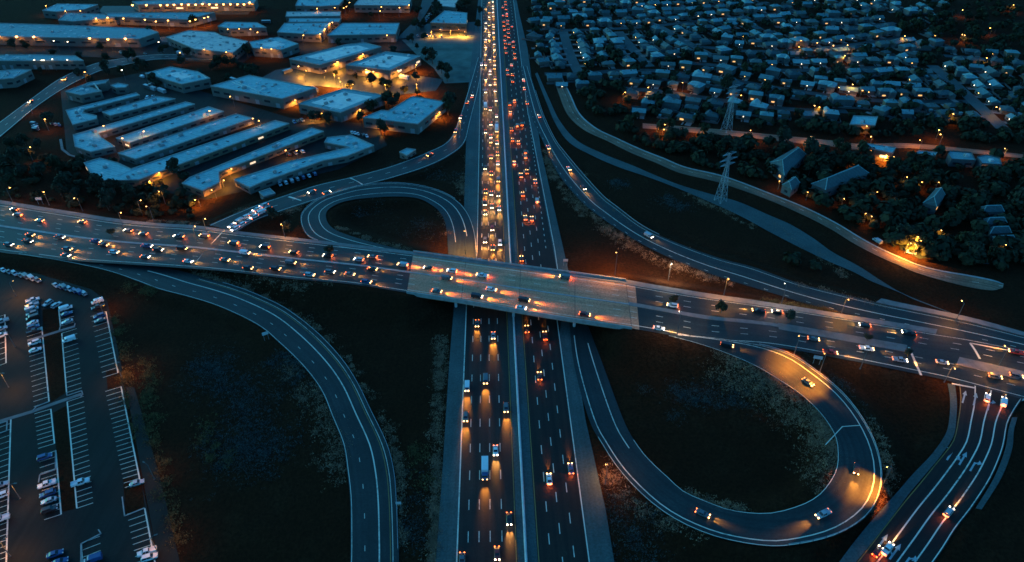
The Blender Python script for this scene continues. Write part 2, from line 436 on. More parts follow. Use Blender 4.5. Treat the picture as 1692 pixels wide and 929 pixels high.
R6 = Road('northeast_ramp', [(872, 110, 860, 110, 0), (888, 160, 870, 160, 0), (900, 195, 880, 198, 0), (918, 232, 896, 232, 0), (933, 252, 909, 262, 0), (958, 282, 926, 293, 0), (996, 324, 960, 333, .3), (1021, 344, 988, 356, .5), (1058, 372, 1024, 381, .8), (1096, 392, 1063, 405, 1.1), (1146, 412, 1110, 428, 1.5), (1196, 429, 1160, 448, 1.9), (1246, 442, 1210, 465, 2.3), (1319, 468, 1280, 486, 2.7), (1394, 487, 1350, 507, 2.9), (1469, 505, 1440, 527, 2.9), (1594, 531, 1570, 553, 2.5), (1692, 556, 1685, 577, 2.1), (1800, 584, 1790, 603, 2)], .11)
R7 = Road('canal_path', [(888, 120, 884, 122, 0), (908, 165, 903, 170, 0), (925, 200, 918, 205, 0), (953, 232, 941, 236, 0), (996, 254, 980, 258, 0), (1046, 274, 1021, 276, 0), (1083, 290, 1071, 293, 0), (1121, 305, 1121, 312, 0), (1171, 320, 1175, 335, 0), (1221, 334, 1225, 358, 0), (1269, 355, 1269, 382, 0), (1306, 371, 1319, 408, 0), (1344, 394, 1369, 432, 0), (1376, 417, 1409, 449, 0), (1419, 440, 1440, 465, 0), (1456, 464, 1485, 483, 0), (1494, 486, 1515, 497, 0), (1569, 516, 1575, 519, 0)], .045)
R8 = Road('frontage_road', [(925, 122, 912, 122, .6), (942, 157, 923, 155, .6), (957, 188, 938, 190, .6), (984, 212, 965, 215, .6), (1021, 230, 1003, 233, .6), (1058, 247, 1043, 253, .6), (1096, 262, 1083, 269, .6), (1133, 277, 1123, 286, .6), (1196, 292, 1188, 302, .6), (1269, 319, 1263, 328, .6), (1331, 344, 1324, 354, .6), (1381, 369, 1373, 379, .6), (1419, 392, 1410, 402, .6), (1456, 412, 1448, 422, .6), (1494, 429, 1486, 439, .6), (1519, 439, 1512, 450, .6), (1554, 448, 1551, 462, .5), (1600, 456, 1598, 474, .4), (1640, 464, 1637, 480, .2), (1658, 470, 1657, 476, -.1)], .05)
R9 = Road('arterial_road', [(1583, 630, 1690, 660, 2.3), (1586, 660, 1678, 677, 2.1), (1582, 694, 1666, 700, 1.9), (1575, 726, 1660, 734, 1.6), (1560, 748, 1650, 764, 1.4), (1545, 766, 1635, 796, 1.2), (1520, 797, 1607, 839, 1), (1494, 828, 1580, 874, .8), (1457, 875, 1560, 906, .6), (1414, 930, 1533, 945, .4), (1345, 1010, 1470, 1040, .3)], .05)
SW9 = Road('arterial_sidewalk', [(1566, 634, 1578, 637, 2.4), (1570, 660, 1581, 665, 2.2), (1569, 689, 1580, 693, 2), (1563, 716, 1575, 722, 1.7), (1541, 749, 1557, 750, 1.5), (1508, 784, 1529, 784, 1.2), (1482, 814, 1502, 816, 1), (1444, 856, 1471, 858, .7), (1409, 899, 1438, 900, .5), (1380, 938, 1408, 936, .4), (1330, 1005, 1350, 1005, .3)], .12)
R10 = Road('local_road', [(-60, 240, -50, 272, 0), (-20, 214, -14, 238, 0), (0, 201, 6, 222, 0), (50, 164, 64, 174, 0), (100, 129, 114, 142, 0), (150, 107, 162, 119, 0), (190, 98, 200, 109, 0), (260, 90, 265, 98, 0), (350, 92, 350, 99, 0)], .04)

PA9 = Road('arterial_path', [(1672, 690, 1681, 690, 1.9), (1666, 712, 1675, 712, 1.8), (1662, 738, 1673, 738, 1.6), (1652, 768, 1664, 768, 1.4), (1638, 798, 1650, 798, 1.2), (1612, 840, 1622, 842, .9)], .10)
R11 = Road('hill_road', [(1062, 204, 1062, 212, 0), (1130, 209, 1130, 218, 0), (1200, 215, 1200, 224, 0), (1300, 225, 1300, 235, 0), (1380, 233, 1380, 243, 0), (1422, 238, 1422, 248, 0), (1500, 237, 1500, 245, 0), (1600, 246, 1600, 253, 0), (1720, 258, 1720, 265, 0)], .05)
def dist_at(road, px, py):
    z = 0.0
    for _ in range(3):
        p = P(px, py, z); z = road.nearest(p[0], p[1])
    C = (road.L + road.R) / 2; i = int(np.argmin((C[:, 0] - p[0]) ** 2 + (C[:, 1] - p[1]) ** 2))
    return road.len[i], p
s_w = W_.sheet('cross_road', M['ramp']); s_e = E_.sheet('cross_road', M['ramp'])
s3 = R3.sheet('ramp_road', M['ramp']); s4 = R4.sheet('ramp_road', M['ramp']); s5 = R5.sheet('ramp_road', M['ramp']); s6 = R6.sheet('ramp_road', M['ramp'])
R7.sheet('path', M['shoulder']); s8 = R8.sheet('frontage_road', M['warmlitcrete']); s9 = R9.sheet('arterial_road', M['fresh']); s10 = R10.sheet('local_road', M['ramp'])
LP_ = [(940, 520, 972, 540, 0), (948, 600, 995, 600, 0), (972, 690, 1031, 696, 0), (995, 735, 1055, 738, .2), (1022, 776, 1076, 763, .4), (1058, 815, 1105, 790, .8), (1096, 846, 1130, 812, 1.1), (1140, 871, 1166, 828, 1.5), (1196, 891, 1209, 843, 1.9), (1268, 903, 1268, 848, 2.4), (1319, 900, 1319, 836, 2.8), (1372, 888, 1351, 819, 3.2), (1412, 869, 1371, 796, 3.5), (1440, 844, 1382, 773, 3.8), (1455, 810, 1384, 748, 4.1), (1456, 771, 1380, 722, 4.4), (1444, 728, 1366, 697, 4.7), (1421, 686, 1346, 673, 5), (1390, 648, 1320, 650, 5.2), (1349, 614, 1288, 629, 5.5), (1310, 588, 1250, 606, 5.8), (1262, 572, 1200, 584, 6.1), (1190, 560, 1150, 567, 6.4), (1120, 553, 1105, 555, 6.7)]
RL = Road('southeast_loop', LP_, .10)
sl = RL.sheet('ramp_road', M['ramp'])
PA9.sheet('pavement', M['shoulder'], 0, 1, .05, thick=.3); R11.sheet('hill_road', M['warmlitcrete'])
# kerbs, footpaths and islands
W_.sheet('pavement', M['walk'], -.01, .07, .16, thick=.3); W_.sheet('median_island', M['kerb'], .50, .535, .15, i0=4, thick=.3)
E_.sheet('pavement', M['walk'], -.02, .09, .16, i1=50, thick=.3); E_.sheet('median_island', M['walk'], .47, .545, .15, i0=0, i1=40, thick=.3)
E_.sheet('median_island', M['walk'], .45, .60, .15, i0=25, i1=44, thick=.28)
E_.sheet('median_island', M['walk'], .50, .66, .15, i0=56, i1=76, thick=.3)
R6.sheet('pavement', M['walk'], -.30, -.02, .14, i0=118, thick=.3)
SW9.sheet('pavement', M['shoulder'], 0, 1, .05, thick=.3)
R8.sheet('kerb', M['kerb'], -.06, .06, .18, thick=.3)
def lines(sheet, road, specs):
    wb = MB()
    for s in specs: road.line(wb, **s)
    paint(wb, 'lane_marking', M['white'], sheet)
dsh = (3.2, 9.0)
lines(s_w, W_, [dict(f=.10, w=.3), dict(f=.20, dash=dsh), dict(f=.30, dash=dsh), dict(f=.40, dash=dsh), dict(f=.62, dash=dsh), dict(f=.72, dash=dsh), dict(f=.82, dash=dsh), dict(f=.95, w=.28)])
lines(s_e, E_, [dict(f=.11, w=.26), dict(f=.23, dash=dsh), dict(f=.35, dash=dsh), dict(f=.66, dash=dsh), dict(f=.78, dash=dsh), dict(f=.93, w=.3)])
d_a, _ = dist_at(R5, 360, 490)
lines(s5, R5, [dict(f=.60, w=.42, d0=d_a * .6), dict(f=.88, w=.2, d0=d_a * .8), dict(f=.30, w=.18, dash=(2, 10)), dict(f=.03, w=.2)])
yb = MB(); R5.line(yb, .83, .18, d0=d_a * .8); paint(yb, 'lane_marking', M['yellow'], s5)
lines(s3, R3, [dict(f=.06, w=.3), dict(f=.5, dash=dsh), dict(f=.93, w=.3)])
lines(s4, R4, [dict(f=.30, w=.36, d1=R4.len[-1] * .9), dict(f=.72, w=.3, d1=R4.len[-1] * .9), dict(f=.03, w=.22)])
lines(s6, R6, [dict(f=.62, w=.36), dict(f=.12, w=.22), dict(f=.9, w=.2, dash=(2, 8))])
lines(sl, RL, [dict(f=.16, w=.34, d0=12), dict(f=.70, w=.34, d0=15, d1=75), dict(f=.02, w=.2, d0=70), dict(f=.985, w=.2, d0=70)])
lines(s9, R9, [dict(f=.27, w=.42), dict(f=.52, w=.42), dict(f=.75, w=.4), dict(f=.97, w=.3)])
yb = MB(); R9.line(yb, .02, .26); paint(yb, 'lane_marking', M['yellow'], s9)
lines(s10, R10, [dict(f=.06, w=.4), dict(f=.5, w=.3, dash=dsh), dict(f=.94, w=.4)])
lines(s8, R8, [dict(f=.45, w=.2, dash=(3, 9))])
def pxstrip(b, pts, wd, road=None, z=0.0, dz=.03):
    ps = []
    for p in pts:
        zz = z
        if road is not None:
            for _ in range(3):
                q = P(*p, zz); zz = road.nearest(q[0], q[1])
        q = P(*p, zz); ps.append((q[0], q[1], zz + dz))
    strip(b, ps, wd)
wb = MB()
pxstrip(wb, [(325, 432), (345, 408), (367, 384)], .5, W_); paint(wb, 'stop_line', M['white'], s_w)
wb = MB(); pxstrip(wb, [(1502, 574), (1512, 598), (1522, 620)], .9, E_); pxstrip(wb, [(1603, 567), (1612, 580), (1619, 593)], .9, E_); pxstrip(wb, [(1603, 567), (1650, 576), (1692, 584)], .6, E_)
pxstrip(wb, [(1573, 634), (1610, 641), (1651, 651), (1679, 664)], .8, E_); pxstrip(wb, [(1679, 664), (1700, 658)], .8, E_); paint(wb, 'stop_line', M['white'], s_e)
wb = MB(); pxstrip(wb, [(1364, 735), (1392, 705), (1421, 703)], .3, RL); paint(wb, 'stop_line', M['white'], sl)
wb = MB(); pxstrip(wb, [(578, 294), (600, 306)], 1.2, R3); pxstrip(wb, [(477, 325), (497, 332)], 1.4, R3); paint(wb, 'stop_line', M['white'], s3)
# turn arrows on the arterial
def arrow(b, px, py, kind):
    z = 0
    for _ in range(3):
        q = P(px, py, z); z = R9.nearest(q[0], q[1])
    d, _p = dist_at(R9, px, py); a = R9.at(.5, max(d - 4, 0)); c = R9.at(.5, d + 4); t = np.array([a[0] - c[0], a[1] - c[1]]); t /= np.linalg.norm(t)
    n = np.array([-t[1], t[0]]); o = np.array([q[0], q[1]])
    def pt(u, v): r = o + t * v * 1.15 + n * u * .72; return (r[0], r[1], R9.at(.5, max(0, d - v * 1.15))[2] + .07)
    stem = [(-.4, -3.4), (.4, -3.4), (.4, 1.2), (-.4, 1.2)]; m = -1 if kind == 'right' else 1
    if kind in ('left', 'right'): sh = [stem, [(m * .405, .5), (m * .405, 1.2), (m * 1.2, 1.9), (m * 1.2, 1.3)], [(m * 1.205, .5), (m * 2.9, 1.9), (m * 1.205, 2.9)]]
    elif kind == 'both': sh = [stem, [(-1.1, 1.205), (1.1, 1.205), (0, 3.6)], [(.405, -1.7), (.405, -1.0), (1.3, -.5), (1.3, -1.1)], [(1.305, -1.9), (2.9, -.6), (1.305, .4)]]
    else: sh = [stem, [(-1.1, 1.205), (1.1, 1.205), (0, 3.6)]]
    for q4 in sh: b.add([pt(*u) for u in q4], [tuple(range(len(q4)))])
wb = MB()
for px, py, k in ((1571, 750, 'left'), (1591, 758, 'both'), (1609, 768, 'right'), (1457, 896, 'up'), (1479, 912, 'both'), (1500, 926, 'right'), (1593, 656, 'up'), (1611, 660, 'up'), (1634, 668, 'right')): arrow(wb, px, py, k)
paint(wb, 'turn_arrow', M['arrow'], s9)

# ------------------------------------------------------------------ overpass
over = empty('overpass', tuple(P(858, 478, 0)))
tag(over, 'wide pale concrete overpass carrying the cross road over the freeway', 'overpass')
inv = over.location.copy()
def own(o, root):
    o.parent = root; o.matrix_parent_inverse = Matrix.Translation(-root.location); return o
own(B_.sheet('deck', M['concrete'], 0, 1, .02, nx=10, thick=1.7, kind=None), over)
for f0, f1 in ((-.012, .004), (.996, 1.012)):
    own(B_.sheet('parapet', M['kerb'], f0, f1, .95, nx=1, thick=2.1, kind=None), over)
own(B_.sheet('footway', M['walk'], .006, .075, .17, nx=1, thick=.3, kind=None), over)
own(B_.sheet('median_kerb', M['kerb'], .505, .53, .18, nx=1, thick=.3, kind=None), over)
wb = MB()
for s in (dict(f=.12, w=.35), dict(f=.24, dash=dsh), dict(f=.36, dash=dsh), dict(f=.66, dash=dsh), dict(f=.79, dash=dsh), dict(f=.93, w=.25)): B_.line(wb, dz=.035, **s)
own(flat_up(wb.build('lane_marking', M['white'], fix=False)), over)
dk = B_.at(.5, B_.len[-1] / 2)
for X in (XB, XB - 26.5, XB + 27.0):      # piers in the median and beyond the shoulders
    for f in (.12, .37, .63, .88):
        C = B_.L + (B_.R - B_.L) * f; y = float(np.interp(X, C[:, 0], C[:, 1])); b = MB(); b.bar((X, y, 0), (X, y, 5.2), .65, .65, 12); own(b.build('pier', M['barrier']), over)
    a = B_.L + (B_.R - B_.L) * .04; e = B_.L + (B_.R - B_.L) * .96
    pa = (X, float(np.interp(X, a[:, 0], a[:, 1]))); pe = (X, float(np.interp(X, e[:, 0], e[:, 1])))
    b = MB(); b.box(((pa[0] + pe[0]) / 2, (pa[1] + pe[1]) / 2, 5.26), (1.3, math.dist(pa, pe), .1 + .0)); b.box(((pa[0] + pe[0]) / 2, (pa[1] + pe[1]) / 2, 5.30), (1.5, math.dist(pa, pe) + .4, .2)); own(b.build('pier_cap', M['barrier']), over)
for i in (0, -1):
    l, r = B_.L[i], B_.R[i]; b = MB(); c = (l + r) / 2
    b.box((c[0] + (1.0 if i == 0 else -1.0), c[1], 3.2), (1.6, np.linalg.norm((r - l)[:2]) + 1.5, 4.2), math.atan2((r - l)[1], (r - l)[0]) - math.pi / 2); own(b.build('abutment', M['barrier']), over)
for f in (.33, .35, .37, .40):
    i = int(f * (len(B_.L) - 1)); q = B_.L[i]; b = MB(); b.box((q[0], q[1] + .5, 7.6), (1.6, .12, 1.5)); b.bar((q[0], q[1] + .45, 6.2), (q[0], q[1] + .45, 8.4), .08); own(b.build('sign_panel', M['hvac']), over)
for i in (0, len(B_.L) // 4, len(B_.L) // 2, 3 * len(B_.L) // 4, len(B_.L) - 1):
    jb = MB(); strip(jb, [tuple(B_.L[i] + (B_.R[i] - B_.L[i]) * f + np.array([0, 0, .042])) for f in (.08, .3, .5, .7, .99)], .16); own(flat_up(jb.build('expansion_joint', M['tyre'], fix=False)), over)
# paved approach joint
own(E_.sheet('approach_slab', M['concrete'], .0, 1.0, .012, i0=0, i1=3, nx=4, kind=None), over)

# ------------------------------------------------------------------ ground with embankments
def axis(lo, hi, d, far):
    a = list(np.arange(lo, hi + .1, d)); s = d; x = hi
    while x < far: s *= 1.35; x += s; a.append(x)
    s = d; x = lo
    while x > -far: s *= 1.35; x -= s; a.insert(0, x)
    return np.array(a)
gx, gy = axis(-330, 330, 2.5, 4500), axis(95, 420, 2.5, 4500)
GX, GY = np.meshgrid(gx, gy); Hh = np.full(GX.shape, -.25)
S = np.concatenate([ZS[k] for k in ('cross_road_west', 'cross_road_east', 'northwest_ramp', 'northwest_loop', 'southwest_ramp', 'northeast_ramp', 'southeast_loop', 'arterial_road', 'arterial_sidewalk', 'frontage_road')])
S = S[(S[:, 2] > .15)]
key = np.unique(np.round(S / np.array([1.5, 1.5, .5])), axis=0, return_index=True)[1]; S = S[key]
inner = (np.abs(GX) < 420) & (GY < 520) & (GY > 60); px_, py_ = GX[inner], GY[inner]; best = np.full(px_.shape, -.25)
for s in S:
    m = (np.abs(px_ - s[0]) < 24) & (np.abs(py_ - s[1]) < 24)
    if not m.any(): continue
    d = np.hypot(px_[m] - s[0], py_[m] - s[1]); best[m] = np.maximum(best[m], s[2] - .22 - np.maximum(0, d - 3.6) * .5)
# never fill the freeway corridor
fl = np.interp(py_, fr.L[:, 1], fr.L[:, 0]); frr = np.interp(py_, fr.R[:, 1], fr.R[:, 0])
best = np.where((px_ > fl - 1) & (px_ < frr + 1), -.25, best)
near = np.minimum(np.abs(px_ - fl), np.abs(px_ - frr)); outside = (px_ <= fl - 1) | (px_ >= frr + 1)
best = np.where(outside, np.minimum(best, -.25 + np.maximum(0, near - 1) * .6), best)
# keep it below every low road
for s in np.concatenate([ZS[k] for k in ZS if k not in ('overpass_deck', 'freeway')]):
    m = (np.abs(px_ - s[0]) < 4) & (np.abs(py_ - s[1]) < 4)
    if m.any(): best[m] = np.minimum(best[m], s[2] - .2)
bump = RNG.normal(0, .04, best.shape); Hh[inner] = np.where(best > -.2, best, np.minimum(best + bump, -.2))
b = MB(); b.v = list(zip(GX.ravel(), GY.ravel(), Hh.ravel())); nx_ = len(gx)
ii, jj = np.meshgrid(np.arange(len(gy) - 1), np.arange(nx_ - 1), indexing='ij'); q = (ii * nx_ + jj).ravel()
b.f = list(zip(q, q + 1, q + nx_ + 1, q + nx_)); b.f = [tuple(int(k) for k in f) for f in b.f]; b.mi = [0] * len(b.f)
g = b.build('ground', M['ground'], fix=False); tag(g, kind='structure')
for p in g.data.polygons: pass
g.data.polygons.foreach_set('use_smooth', [True] * len(g.data.polygons))
def gz(x, y):
    i = min(max(int(np.searchsorted(gy, y)) - 1, 0), len(gy) - 2); j = min(max(int(np.searchsorted(gx, x)) - 1, 0), len(gx) - 2)
    tx = (x - gx[j]) / (gx[j + 1] - gx[j]); ty = (y - gy[i]) / (gy[i + 1] - gy[i])
    return float((Hh[i, j] * (1 - tx) + Hh[i, j + 1] * tx) * (1 - ty) + (Hh[i + 1, j] * (1 - tx) + Hh[i + 1, j + 1] * tx) * ty)
def G(px, py):
    z = 0.0
    for _ in range(4):
        p = P(px, py, z); z = gz(p[0], p[1])
    return P(px, py, z)
def poly_sheet(name, pts, mat, z, kind='structure', parent=None):
    ps = [P(x, y, z) for x, y in pts]; bm = MB(); bm.add(ps, [tuple(range(len(ps)))]); bm.uv = [(p[0], p[1]) for p in ps]
    o = flat_up(bm.build(name, mat, parent, fix=False))
    if kind and parent is None: tag(o, kind=kind)
    return o
# bottom-left car park
LOT = poly_sheet('car_park', [(-120, 425), (0, 444), (60, 452), (150, 478), (177, 497), (200, 600), (212, 690), (235, 800), (264, 940), (275, 1010), (-160, 1010), (-160, 700)], M['lot'], -.12)
poly_sheet('service_road', [(208, 640), (222, 640), (262, 780), (300, 940), (318, 1010), (280, 1010), (262, 930), (232, 770)], M['lot'], -.13)
for pts in ([(70, 512), (97, 508), (101, 548), (110, 648), (84, 665), (72, 582)], [(88, 682), (112, 669), (127, 840), (103, 846), (92, 735)], [(203, 790), (233, 790), (239, 838), (208, 850)], [(175, 612), (197, 612), (201, 640), (178, 644)]):
    poly_sheet('planting_island', pts, M['ground'], -.09)
wb = MB()
def stalls(p0, p1, n, off, spine=.45):
    a, c = P(*p0, -.08), P(*p1, -.08)
    strip(wb, [tuple(a), tuple(c)], spine)
    for i in range(n + 1):
        t = i / n; q = (p0[0] + (p1[0] - p0[0]) * t, p0[1] + (p1[1] - p0[1]) * t)
        strip(wb, [tuple(P(*q, -.076)), tuple(P(q[0] + off[0], q[1] + off[1], -.076))], .2)
stalls((175, 515), (195, 616), 12, (-25, 8)); stalls((200, 639), (232, 798), 21, (-26, 8)); stalls((239, 840), (258, 940), 10, (-29, 10))
stalls((97, 511), (100, 539), 3, (23, -7)); stalls((102, 551), (110, 649), 12, (25, -8)); stalls((111, 664), (127, 840), 20, (27, -9))
stalls((69, 540), (81, 664), 15, (-25, 8)); stalls((84, 676), (90, 733), 8, (-27, 8)); stalls((92, 745), (101, 850), 11, (-28, 9)); stalls((134, 898), (137, 945), 4, (31, -12)); stalls((18, 690), (10, 940), 26, (-20, 7)); stalls((8, 520), (10, 600), 9, (-20, 7))
paint(wb, 'stall_marking', M['white'], LOT)
kb = []
def kerbline(pts, wd=.35):
    b = MB(); ps = [P(x, y, -.1) for x, y in pts]
    for p, q in zip(ps, ps[1:]):
        d = (q - p).length; b.box(((p[0] + q[0]) / 2, (p[1] + q[1]) / 2, -.02), (d + wd * .9, wd, .22), math.atan2(q[1] - p[1], q[0] - p[0]))
    o = b.build('kerb', M['kerb']); tag(o, kind='structure')
kerbline([(100, 539), (98, 546), (123, 540), (124, 535)]); kerbline([(110, 649), (111, 654), (135, 646), (137, 652), (134, 655)]); kerbline([(81, 664), (60, 672), (55, 678)]); kerbline([(202, 822), (206, 853), (238, 840)]); kerbline([(92, 745), (92, 776), (66, 785), (64, 797)]); kerbline([(163, 876), (167, 882), (134, 899), (134, 929)])
kerbline([(0, 700), (12, 696), (11, 712), (0, 716)])
for pts, wd in (([(45, 563), (85, 551), (124, 539)], 1.7), ([(-10, 699), (50, 681), (100, 663), (135, 651)], 1.8)):
    b = MB(); strip(b, [(P(x, y)[0], P(x, y)[1], -.04) for x, y in pts], wd); o = paint(b, 'path', M['walk'], None); tag(o, kind='structure')
# industrial ground
poly_sheet('yard', [(100, 150), (240, 118), (330, 150), (480, 195), (620, 205), (640, 240), (560, 280), (430, 310), (340, 330), (230, 310), (110, 250)], M['lot'], -.10)
poly_sheet('lit_car_park', [(410, 141), (455, 116), (500, 108), (570, 110), (650, 120), (733, 131), (720, 150), (640, 159), (568, 146), (520, 142)], M['ramp'], -.09)
poly_sheet('field', [(664, 66), (791, 58), (776, 136), (735, 138), (716, 112), (690, 92)], M['field'], -.09)
poly_sheet('side_road', [(700, -8), (722, -8), (680, 62), (655, 64), (690, 30)], M['ramp'], -.08)
poly_sheet('side_road', [(560, -8), (585, -8), (530, 60), (480, 92), (510, 55)], M['lot'], -.08)
for pts, m in (([(440, 62), (660, 62), (700, 70), (690, 84), (430, 92)], 'lot'), ([(0, 65), (250, 68), (420, 90), (400, 105), (200, 96), (0, 90)], 'lot'), ([(170, 10), (420, 10), (410, 24), (160, 24)], 'ramp'), ([(690, 40), (790, 36), (788, 60), (680, 66)], 'ramp'), ([(0, 60), (220, 66), (280, 60), (280, 70), (0, 76)], 'ramp')):
    poly_sheet('yard', pts, M[m], -.11)
wb = MB(); pxstrip(wb, [(100, 230), (103, 247), (115, 256), (150, 267)], 1.6, z=-.05); o = paint(wb, 'path', M['walk'], None); tag(o, kind='structure')

# ------------------------------------------------------------------ buildings
BPOLY = []
def in_building(x, y, grow=0.0):
    for bp, cx_, cy_ in BPOLY:
        r_ = False
        for i in range(len(bp)):
            (ax, ay), (dx, dy) = bp[i], bp[(i + 1) % len(bp)]
            sc_ = lambda vx, vy: (cx_ + (vx - cx_) * (1 + grow), cy_ + (vy - cy_) * (1 + grow))
            (ax, ay), (dx, dy) = sc_(ax, ay), sc_(dx, dy)
            if (ay > y) != (dy > y) and x < (dx - ax) * (y - ay) / (dy - ay) + ax: r_ = not r_
        if r_: return True
    return False
def building(label, short, poly, h, roof='roofA', wall='wallA', panel=None, hv=3, win='window', wstep=6.5, lit=0, cat='building', name='warehouse', parapet=True, pale=None):
    pts = [P(x, y, h) for x, y in poly]
    area = sum(pts[i][0] * pts[(i + 1) % len(pts)][1] - pts[(i + 1) % len(pts)][0] * pts[i][1] for i in range(len(pts)))
    if area < 0: pts.reverse()
    c = sum((Vector((p[0], p[1], 0)) for p in pts), Vector()) / len(pts); c.z = -.3
    root = empty(name, c); tag(root, label, cat); mark(short, c); BPOLY.append(([(p[0], p[1]) for p in pts], c.x, c.y))
    n = len(pts); rel = [Vector((p[0] - c.x, p[1] - c.y, 0)) for p in pts]; zt = h + .3
    b = MB(); b.add([(*v.xy, 0) for v in rel] + [(*v.xy, zt) for v in rel], [(i, (i + 1) % n, n + (i + 1) % n, n + i) for i in range(n)])
    b.build('wall', M[wall], root, fix=False)
    b = MB(); b.add([(*v.xy, zt) for v in rel], [tuple(range(n))]); b.build('roof', M[roof], root, fix=False)
    if parapet:
        b = MB()
        for i in range(n):
            a, d = rel[i], rel[(i + 1) % n]; L = (d - a).length; m_ = (a + d) / 2; t = (d - a).normalized(); nn = Vector((t.y, -t.x, 0))
            b.box((m_.x - nn.x * .12, m_.y - nn.y * .12, zt + .3 + .003 * i), (L + .25, .35, .62), math.atan2(t.y, t.x))
        b.build('parapet', M['kerb' if wall != 'wallC' else 'wallC'], root)
    if panel:
        b = MB(); cen = sum(rel, Vector()) / n; b.add([(*(cen + (v - cen) * panel).xy, zt + .03) for v in rel], [tuple(range(n))]); b.build('roof_membrane', M[pale or 'panel'], root, fix=False)
    # windows and doors on the walls that face the camera side
    cnt = 0
    for i in range(n):
        a, d = rel[i], rel[(i + 1) % n]; L = (d - a).length; t = (d - a).normalized(); nn = Vector((t.y, -t.x, 0))
        if nn.y > .1 or L < 5 or not win: continue
        k = int(L / wstep)
        for q in range(k):
            if cnt > 36: break
            m_ = a + t * (L * (q + .5) / k) + nn * .04; cnt += 1
            isdoor = random.random() < .25
            b = MB(); ww = wstep * (.4 if isdoor else .62); hh = min(h * .55, 3.4) if isdoor else min(h * .3, 1.6)
            b.box((m_.x, m_.y, (.3 + hh / 2) if isdoor else h * .52), (ww, .1, hh), math.atan2(t.y, t.x))
            b.build('door' if isdoor else 'window', M['door'] if isdoor else (M['litwhite'] if random.random() < lit else M[win]), root)
    # roof plant
    def inside(x, y):
        r_ = False
        for i in range(n):
            a, d = rel[i], rel[(i + 1) % n]
            if (a.y > y) != (d.y > y) and x < (d.x - a.x) * (y - a.y) / (d.y - a.y) + a.x: r_ = not r_
        return r_
    xs = [v.x for v in rel]; ysr = [v.y for v in rel]; tries = 0; made = 0
    th = math.atan2((rel[1] - rel[0]).y, (rel[1] - rel[0]).x)
    while made < hv and tries < 300:
        tries += 1; x, y = random.uniform(min(xs), max(xs)), random.uniform(min(ysr), max(ysr))
        if all(inside(x + ex, y + ey) for ex in (-3, 3) for ey in (-3, 3)):
            b = MB(); s1, s2 = random.uniform(1.4, 3.2), random.uniform(1.2, 2.2); hh = random.uniform(.8, 1.7)
            b.box((x, y, zt + .05 + hh / 2), (s1, s2, hh), th); b.box((x, y, zt + .05 + hh + .1), (s1 * .7, s2 * .7, .2), th); b.build('roof_vent', M['hvac'] if random.random() < .6 else M['door'], root); made += 1
    sky_n = 0; u = Vector((math.cos(th), math.sin(th), 0)); v_ = Vector((-u.y, u.x, 0)); big = max(max(xs) - min(xs), max(ysr) - min(ysr))
    if big > 26:
        st = 9.0 if big > 45 else 7.0; a_ = -big * .7
        while a_ < big * .7 and sky_n < 40:
            b_ = -big * .7
            while b_ < big * .7:
                q = u * a_ + v_ * b_
                if sky_n < 40 and all(inside(q.x + ex, q.y + ey) for ex in (-2.6, 2.6) for ey in (-2.6, 2.6)) and random.random() < .7:
                    bb = MB(); bb.box((q.x, q.y, zt + .16), (2.4, 1.1, .24), th); bb.build('skylight', M['hvac'] if random.random() < .55 else M['window'], root); sky_n += 1
                b_ += st
            a_ += st
        bb = MB(); prev = None
        for q in range(2):   # pipe run across the roof
            e0 = u * random.uniform(-big * .25, big * .25) - v_ * big * .6; pts_ = [e0 + v_ * (big * 1.2 * t / 40) for t in range(41)]; pts_ = [p for p in pts_ if inside(p.x, p.y)]
            if len(pts_) > 4: bb.bar((pts_[1].x, pts_[1].y, zt + .25), (pts_[-2].x, pts_[-2].y, zt + .25), .14, n=5)
        if bb.v: bb.build('roof_pipe', M['hvac'], root)
    return root
T = building
T('U-shaped office row with grey roof at the corner of the business park', 'the U-shaped office row', [(109, 183), (225, 154), (231, 158), (140, 182), (137, 187), (160, 192), (160, 197), (120, 207)], 4.0, hv=5, name='office_block')
T('short straight office row with narrow grey roof behind the U-shaped row', 'the short straight office row', [(169, 186), (258, 160), (290, 164), (182, 192)], 4.0, hv=4, name='office_block')
T('long office row with a square head at its freeway-far end', 'the square-headed office row', [(121, 224), (307, 169), (322, 173), (163, 221), (168, 228), (190, 243), (150, 252), (124, 243)], 4.0, hv=7, name='office_block')
T('long office row with lit end wall, second row of the business park', 'the lit-end office row', [(192, 229), (345, 177), (370, 185), (214, 237)], 4.0, hv=5, name='office_block', lit=.15)
T('long plain office row in the middle of the business park', 'the middle office row', [(195, 254), (390, 189), (418, 196), (224, 264)], 4.0, hv=7, name='office_block')
T('longest office row with polygonal head block and amber lamp on its wall', 'the polygon-headed office row', [(139, 270), (165, 262), (195, 270), (217, 280), (455, 200), (478, 205), (229, 298), (200, 299), (172, 299), (153, 291)], 4.0, hv=9, name='office_block', wall='wallB', lit=.12)
T('long office row with hooked end standing above the ramp', 'the hooked office row', [(301, 304), (314, 294), (515, 212), (535, 218), (362, 285), (363, 302), (335, 316)], 4.0, hv=7, name='office_block', wall='wallB', lit=.12)
T('stepped U-shaped office row beside the curving ramp', 'the stepped office row', [(387, 298), (478, 268), (545, 252), (577, 244), (536, 236), (541, 228), (580, 224), (618, 241), (573, 259), (535, 266), (435, 301), (412, 311)], 4.0, hv=8, name='office_block')
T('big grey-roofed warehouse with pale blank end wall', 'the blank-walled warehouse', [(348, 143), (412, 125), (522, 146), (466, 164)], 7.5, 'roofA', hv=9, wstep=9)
T('square warehouse with pale roof panel in a grey border', 'the square pale-panel warehouse', [(493, 172), (568, 147), (635, 158), (562, 187)], 7, 'roofC', panel=.72, hv=5, wstep=8)
